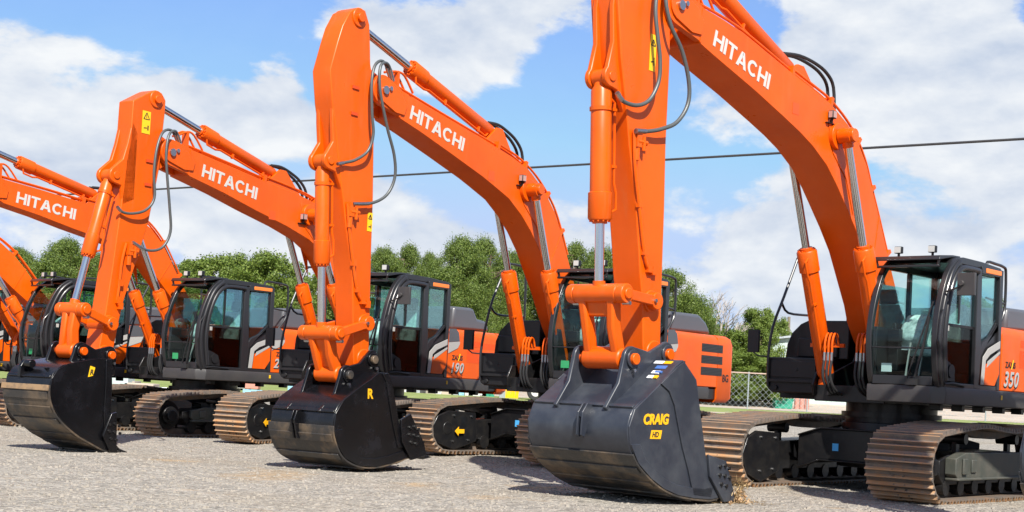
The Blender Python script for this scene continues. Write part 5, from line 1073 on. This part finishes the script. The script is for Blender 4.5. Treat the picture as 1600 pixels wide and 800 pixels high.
x, y, z = gobj('b', 457, 52); mb = MB(); mb.box(x - .15, x + .15, y - .1, y + .1, z, z + .95); mb.box(x - .2, x + .2, y - .15, y + .15, z, z + .05); tag(mb.build('blue_post', 'beam_blue', bevel=.01), 'upright light blue post at the end of the blue beam', 'post')
# bundle of yellow and grey posts, spare parts along the fence
for k in range(9):
    x, y, z = gobj('p', 791 + k * 2.3, 68); mb = MB(); mb.cyl((x, y, z), (x + rnd.uniform(-.12, .12), y, z + 1.5 + rnd.uniform(-.1, .1)), .04, 8); tag(mb.build('leaning_post', 'yellow'), 'thin yellow post leaning in a bundle by the fence', 'post', 'yellow posts leaning by the fence')
for k in range(5):
    x, y, z = gobj('p', 782 + k * 1.8, 67.5); mb = MB(); mb.cyl((x, y, z), (x + rnd.uniform(-.05, .05), y, z + 1.45), .04, 8); tag(mb.build('steel_post', 'galv'), 'grey steel post standing left of the yellow bundle', 'post', 'grey posts left of the yellow bundle')
items = [(636, .35, .5, 'white_paint'), (648, .6, .35, 'galv'), (662, .3, .35, 'dark_grey'), (674, .5, .4, 'stone'), (686, .35, .55, 'white_paint'), (700, .6, .35, 'concrete'), (712, .4, .45, 'galv'), (722, .35, .4, 'beam_blue'), (733, .45, .6, 'white_paint'), (747, .9, .3, 'white_paint'), (762, .7, .45, 'bin_green'), (472, .5, .6, 'stone'), (484, .6, .5, 'concrete')]
desc = {'white_paint': 'white', 'galv': 'grey', 'dark_grey': 'dark', 'stone': 'stone coloured', 'concrete': 'tan', 'beam_blue': 'pale blue', 'bin_green': 'green'}
for k, (xx, w, h, mt) in enumerate(items):
    x, y, z = gobj('p', xx, 69); mb = MB(); mb.prism([(x - w / 2, z), (x + w / 2, z), (x + w / 2 * .9, z + h), (x - w / 2 * .85, z + h * .92)], y - .3, y + .3); mb.box(x - w * .3, x + w * .3, y - .2, y + .2, z + h, z + h + .07); mb.cyl((x + w * .2, y - .32, z + h * .3), (x + w * .2, y - .301, z + h * .3), .06, 10)
    near = 'under the 190 excavator, number %d from its left end' % (k + 1) if xx > 600 else 'right of the blue post'
    tag(mb.build('spare_part', mt, bevel=.02), 'small part in the low row of stored parts along the fence', 'spare part', 'stored parts in a row along the fence')
# wheel leaning by the fence
x, y, z = gobj('w', 829, 66); tr_ = empty('utility_trailer', 'small white trailer with black wheel right of the yellow posts', 'trailer', (x, y, z))
mb = MB(); mb.prism([(-.25, .62), (-.1, .78), (.55, .80), (.75, .62), (2.6, .62), (2.6, 1.15), (-.3, 1.15)], -.05, 1.4); mb.build('trailer_body', 'white_paint', tr_, bevel=.02)
mb = MB(); mb.tube([(2.6, .7, .6), (3.6, .7, .5)], .04, 8); mb.build('drawbar', 'galv', tr_)
for yy in (-.10, 1.25):
    mb = MB(); mb.cyl_y(.25, .38, yy, yy + .2, .38, 28); wh = mb.build('wheel', 'rubber', tr_, bevel=.03); mb = MB(); mb.cyl_y(.25, .38, yy - .012, yy - .001, .20, 20); mb.build('rim', 'white_paint', wh)
# utility poles with cross arms
for (xx, Yp, top, lab) in ((812, 86, 478, 'grey utility pole with a cross arm in front of the pines'), (1233, 110, 495, 'thin bare utility pole behind the metal shed')):
    p = at_y(xx, top, Yp); g0 = ground_z(p.x, Yp); r_ = empty('utility_pole', lab, 'utility pole', (p.x, Yp, g0)); hh = p.z - g0; mb = MB(); mb.tube([(0, 0, -.2), (0, 0, hh)], .13, 10, True, [.16, .11]); mb.build('pole', 'wood_pole', r_)
    if xx > 1000: continue
    mb = MB(); mb.box(-1.0, 1.0, -.05, .05, hh - .75, hh - .62); ar = mb.build('cross_arm', 'bare_bark', r_)
    for q in (-.9, -.45, .45, .9): mb = MB(); mb.cyl((q, 0, hh - .62), (q, 0, hh - .46), .04, 8); mb.build('insulator', 'galv', ar)
for dz, yy in ((0, 468), (1, 473)):
    p = at_y(548, yy + 3, 88); q = at_y(1000, yy - 3, 88); mb = MB(); mb.tube([p, p.lerp(q, .25) + Vector((0, 0, -.12)), (p + q) / 2 + Vector((0, 0, -.16)), p.lerp(q, .75) + Vector((0, 0, -.12)), q], .016, 6); tag(mb.build('power_line', 'stone'), ('upper' if dz == 0 else 'lower') + ' thin utility wire crossing in front of the pines', 'wire')
for xx, lab in ((548, 'utility pole behind the tall arm of the machine with the rounded bucket'), (1000, 'utility pole hidden behind the biggest arm')):
    p = at_y(xx, 462, 88.1); g0 = ground_z(p.x, 88.1); mb = MB(); mb.tube([(p.x, 88.1, g0 - .2), p], .13, 10, True, [.16, .11]); tag(mb.build('utility_pole', 'wood_pole'), lab, 'utility pole')
# ---- trees
def tube_limbs(mb, base, h, r, rnd, n_l, spread, crown0):
    pts = [Vector(base)]; rad = [r]; p = Vector(base)
    for i in range(6):
        p = p + Vector((rnd.uniform(-.12, .12), rnd.uniform(-.12, .12), h / 6)); pts.append(p.copy()); rad.append(r * (1 - .13 * (i + 1)))
    mb.tube(pts, r, 8, True, rad)
    for i in range(n_l):
        t = crown0 + (1 - crown0) * rnd.random(); k = min(5, int(t * 6)); q = pts[k].lerp(pts[k + 1], t * 6 - k) if k < 6 else pts[-1]
        a = rnd.random() * 6.28; l = spread * (1.05 - .6 * t) * rnd.uniform(.6, 1); e = q + Vector((math.cos(a) * l, math.sin(a) * l, l * rnd.uniform(.1, .6)))
        mb.tube([q, q.lerp(e, .5) + Vector((0, 0, -.05)), e], .05, 5, True, [r * .35, r * .22, .02])
def crown_mesh(name, seed, kind):
    """unit crown: about 1 wide and 1 high, many leaf tufts in uneven clumps"""
    rnd = random.Random(seed); bm = bmesh.new(); cl = []
    n = 170 if kind == 'pine' else 150
    for i in range(n):
        z = rnd.random() ** .85; prof = (math.sin(math.pi * min(1, (z * .86 + .14)) ** 1.0)) ** .65 * (1.0 if z < .55 else (1.05 - .45 * (z - .55)))
        if kind == 'low': prof = math.sqrt(max(.05, 1 - (z * .95) ** 2))
        rr = .5 * prof * (rnd.random() ** .38) ; a = rnd.random() * 6.28
        wob = 1 + .30 * noise.noise((math.cos(a) * 1.7 + seed, math.sin(a) * 1.7, z * 3.2))
        cl.append((Vector((rr * wob * math.cos(a), rr * wob * math.sin(a), z)), rnd.uniform(.055, .125) * (1.1 - .35 * z)))
    for c, r_ in cl:
        for k in range(int(420 * (r_ / .09) ** 1.6)):
            d = Vector((rnd.gauss(0, 1), rnd.gauss(0, 1), rnd.gauss(0, .8))).normalized(); p = c + d * r_ * (rnd.random() ** .36 if rnd.random() < .86 else rnd.uniform(.9, 1.55)); p.z = p.z * 1.0
            s_ = rnd.uniform(.0055, .0115) * (1.0 if kind == 'pine' else 1.15)
            u = Vector((rnd.gauss(0, 1), rnd.gauss(0, 1), rnd.gauss(0, 1))).normalized(); v = u.cross(d + Vector((.01, .02, .03))).normalized(); w_ = .5 if kind == 'pine' else .8
            vs = [bm.verts.new(p + u * s_), bm.verts.new(p + v * s_ * w_), bm.verts.new(p - u * s_), bm.verts.new(p - v * s_ * w_)]
            bm.faces.new(vs)
    me = bpy.data.meshes.new(name); bm.to_mesh(me); bm.free(); me.materials.append(MATS['pine_leaf' if kind == 'pine' else 'broad_leaf']); return me
CR = {'pine': [crown_mesh('crown', s, 'pine') for s in (1, 2, 3)], 'low': [crown_mesh('crown', s, 'low') for s in (4, 5)]}
def tree(kind, x, Y, top_z, width, label, idx, group, crown_from=.22):
    gz_ = ground_z(x, Y); h = top_z - gz_; rnd = random.Random(idx * 13 + 5)
    r_ = empty('pine_tree' if kind == 'pine' else 'leafy_tree', label, 'tree', (x, Y, gz_), rnd.random() * 6.28, group)
    mb = MB(); tube_limbs(mb, (0, 0, -.2), h * .93, .16 + h * .012, rnd, 22, width * .5, crown_from); mb.build('trunk', 'bark', r_)
    o = bpy.data.objects.new('crown', CR[kind][idx % len(CR[kind])]); COL.objects.link(o); o.parent = r_
    z0 = h * crown_from; o.location = (0, 0, z0); o.scale = (width, width, (h - z0) * .97)
GP = 'pines in the tree line'; GL = 'leafy trees in the tree line'
T_ = [  # px x, px top, distance, px width, kind, label
 (-10, 400, 80, 90, 'pine', 'pine at the far left edge of the photo, behind the lowest boom'),
 (30, 390, 84, 70, 'pine', 'narrow pine whose tip shows just right of the farthest boom'),
 (66, 412, 82, 70, 'pine', 'low pine in the dip left of the big round-headed pine'),
 (105, 379, 76, 92, 'pine', 'tall round-headed pine at left, above the cab behind the narrow bucket'),
 (150, 398, 84, 90, 'pine', 'pine partly behind the bucket cylinder of the 190 excavator'),
 (205, 400, 84, 90, 'pine', 'pine hidden mostly by the arm of the 190 excavator'),
 (262, 415, 88, 80, 'pine', 'pine behind the bend of the 210 excavator boom'),
 (300, 410, 92, 80, 'low', 'leafy tree just left of centre above the 210 cab lamps'),
 (345, 404, 90, 95, 'low', 'broad green tree directly above the 210 cab roof'),
 (395, 402, 88, 80, 'low', 'green tree right of the broad one above the 210 cab'),
 (428, 402, 86, 95, 'low', 'round dark green tree above the rear of the 210 cab'),
 (462, 440, 84, 70, 'low', 'shoulder of a green tree sloping down beside the 210 handrail'),
 (500, 465, 90, 80, 'low', 'low olive green tree behind the boom of the 190 excavator'),
 (555, 398, 86, 90, 'pine', 'pine hidden behind the arm of the machine with the rounded bucket'),
 (600, 389, 82, 66, 'pine', 'pine just right of the tall arm, above the 190 cab lamp'),
 (640, 388, 84, 62, 'pine', 'second pine right of the tall arm, above the 190 cab'),
 (672, 398, 82, 50, 'pine', 'narrow pine between the 190 cab and the tallest pine'),
 (722, 372, 80, 76, 'pine', 'tallest pine in the middle of the tree line'),
 (756, 378, 82, 72, 'pine', 'pine touching the right side of the tallest pine'),
 (700, 420, 78, 90, 'pine', 'shorter bushy pine at the foot of the tallest pine'),
 (800, 395, 86, 80, 'pine', 'pine behind the boom cylinders of the second machine from the right'),
 (850, 390, 86, 80, 'pine', 'pine behind the bend of the boom of the second machine from the right'),
 (900, 382, 84, 70, 'pine', 'pine showing between the second boom and the big arm, left one'),
 (940, 388, 84, 70, 'pine', 'pine showing just left of the big arm, above the cab lamps'),
 (1000, 400, 84, 80, 'pine', 'pine hidden behind the big arm'),
 (1050, 424, 80, 84, 'pine', 'dark pine at the right of the big arm, sloping down'),
 (1078, 462, 80, 60, 'pine', 'small pine stepping down right of the dark one'),
 (1100, 500, 84, 80, 'low', 'low leafy tree left of the bare tree'),
 (1140, 520, 82, 80, 'low', 'leafy bush under the bare tree'),
 (1185, 486, 84, 56, 'low', 'light green tree above the metal shed'),
 (1210, 498, 88, 50, 'low', 'small light green tree right of the shed roof peak'),
 (1170, 555, 79, 90, 'low', 'leafy thicket behind the fence left of the shed'),
 (1120, 560, 79, 90, 'low', 'leafy thicket behind the fence right of the BG machine')]
for i in range(9): T_.append((1300 + i * 50, 520 + (i % 3) * 9, 100, 90, 'low', 'low leafy tree in the row on the right, beyond the 350 cab'))
T_ += [(1500, 468, 96, 70, 'low', 'taller tree seen through the door window of the 350 cab'), (1545, 470, 97, 60, 'low', 'taller tree seen through the rear side window of the 350 cab')]
for i, (xx, tp_, Y, w, kind, lab) in enumerate(T_):
    p = at_y(xx, tp_, Y); tree(kind, p.x, Y, p.z + .1, w / F_ * Y * 1.72, lab, i, 'low trees in the row on the right' if lab.startswith('low leafy tree in the row') else (GP if kind == 'pine' else GL), .12 if kind == 'low' else .2)
# far wood closing the gaps low down
mbw = bmesh.new(); rnd = random.Random(5)
for i in range(42000):
    x = rnd.uniform(-62, 62); y = rnd.uniform(96, 104)
    if -8 < x < 6: pass
    z0_ = ground_z(x, y); hmax = (6.2 if x < 14 else 3.0) + 1.6 * noise.noise((x * .12, 3, 1)) + .8 * noise.noise((x * .6, y * .3, 9)); z = z0_ + rnd.random() * hmax
    s_ = rnd.uniform(.10, .22); u = Vector((rnd.gauss(0, 1), rnd.gauss(0, 1), rnd.gauss(0, 1))).normalized(); v = u.orthogonal().normalized() * .7; p = Vector((x, y, z))
    mbw.faces.new([mbw.verts.new(p + u * s_), mbw.verts.new(p + v * s_), mbw.verts.new(p - u * s_), mbw.verts.new(p - v * s_)])
me = bpy.data.meshes.new('far_wood'); mbw.to_mesh(me); mbw.free(); me.materials.append(MATS['broad_leaf']); o = bpy.data.objects.new('far_wood', me); COL.objects.link(o); o['kind'] = 'stuff'
# bare tree
bp = at_y(1132, 452, 82); g0 = ground_z(bp.x, 82); r_ = empty('bare_tree', 'leafless grey tree with fine twigs rising above the green trees', 'tree', (bp.x, 82, g0)); mb = MB(); tw = MB()
rnd = random.Random(21)
def grow(p, d, l, r, lev):
    q = p + d * l; (mb if lev < 3 else tw).tube([p, p.lerp(q, .5) + Vector((rnd.uniform(-.05, .05) * l, 0, 0)), q], r, 5 if lev < 3 else 3, False, [r, r * .85, r * .7])
    if lev >= 5: return
    for k in range(3 if lev < 4 else 2):
        nd = (d + Vector((rnd.uniform(-.75, .75), rnd.uniform(-.75, .75), rnd.uniform(-.2, .35)))).normalized(); grow(q if k else p.lerp(q, .75), nd, l * rnd.uniform(.62, .82), r * .6, lev + 1)
H = bp.z - g0; grow(Vector((0, 0, 0)), Vector((0, 0, 1)), H * .34, .16, 0); mb.build('trunk', 'bare_bark', r_); tw.build('twigs', 'bare_bark', r_, smooth=0)
# clod of earth on the cutter of the grey bucket
mx, my, mz, uy, _ = MACH['C']; Mr = Matrix.Translation((mx, my, mz)) @ Matrix.Rotation(-(math.pi / 2 + uy), 4, 'Z')
mb = MB(); rnd = random.Random(9)
for i in range(120):
    c = Vector((4.86 + rnd.gauss(0, .09), .74 + rnd.gauss(0, .06), 0)); c.z = rnd.random() * max(.02, .16 - 1.0 * abs(c.x - 4.86)); r0 = rnd.uniform(.006, .02)
    b = bmesh.ops.create_icosphere(mb.bm, subdivisions=1, radius=r0, matrix=Mr @ Matrix.Translation(c))
    for v in b['verts']: v.co += Vector((rnd.uniform(-1, 1), rnd.uniform(-1, 1), rnd.uniform(-1, 1))) * r0 * .3
mb.build('loose_earth', 'clod', smooth=0)['kind'] = 'stuff'
mb = MB()
for i in range(420):
    k = rnd.random(); a = Mr @ Vector((4.85 + rnd.gauss(0, .06 + .16 * (k < .4)), .76 + rnd.gauss(0, .05 + .16 * (k < .4)), .01 + rnd.random() * (.02 if k < .4 else .26))); d = Vector((rnd.gauss(0, 1), rnd.gauss(0, 1), rnd.gauss(.3 if k > .4 else 0, .8 if k > .4 else .1))).normalized() * rnd.uniform(.03, .09); w = d.cross(Vector((.3, .5, .8))).normalized() * .003
    mb._f([mb.bm.verts.new(p) for p in (a - w, a + w, a + d + w, a + d - w)])
mb.build('dry_straw', 'straw', smooth=0)['kind'] = 'stuff'
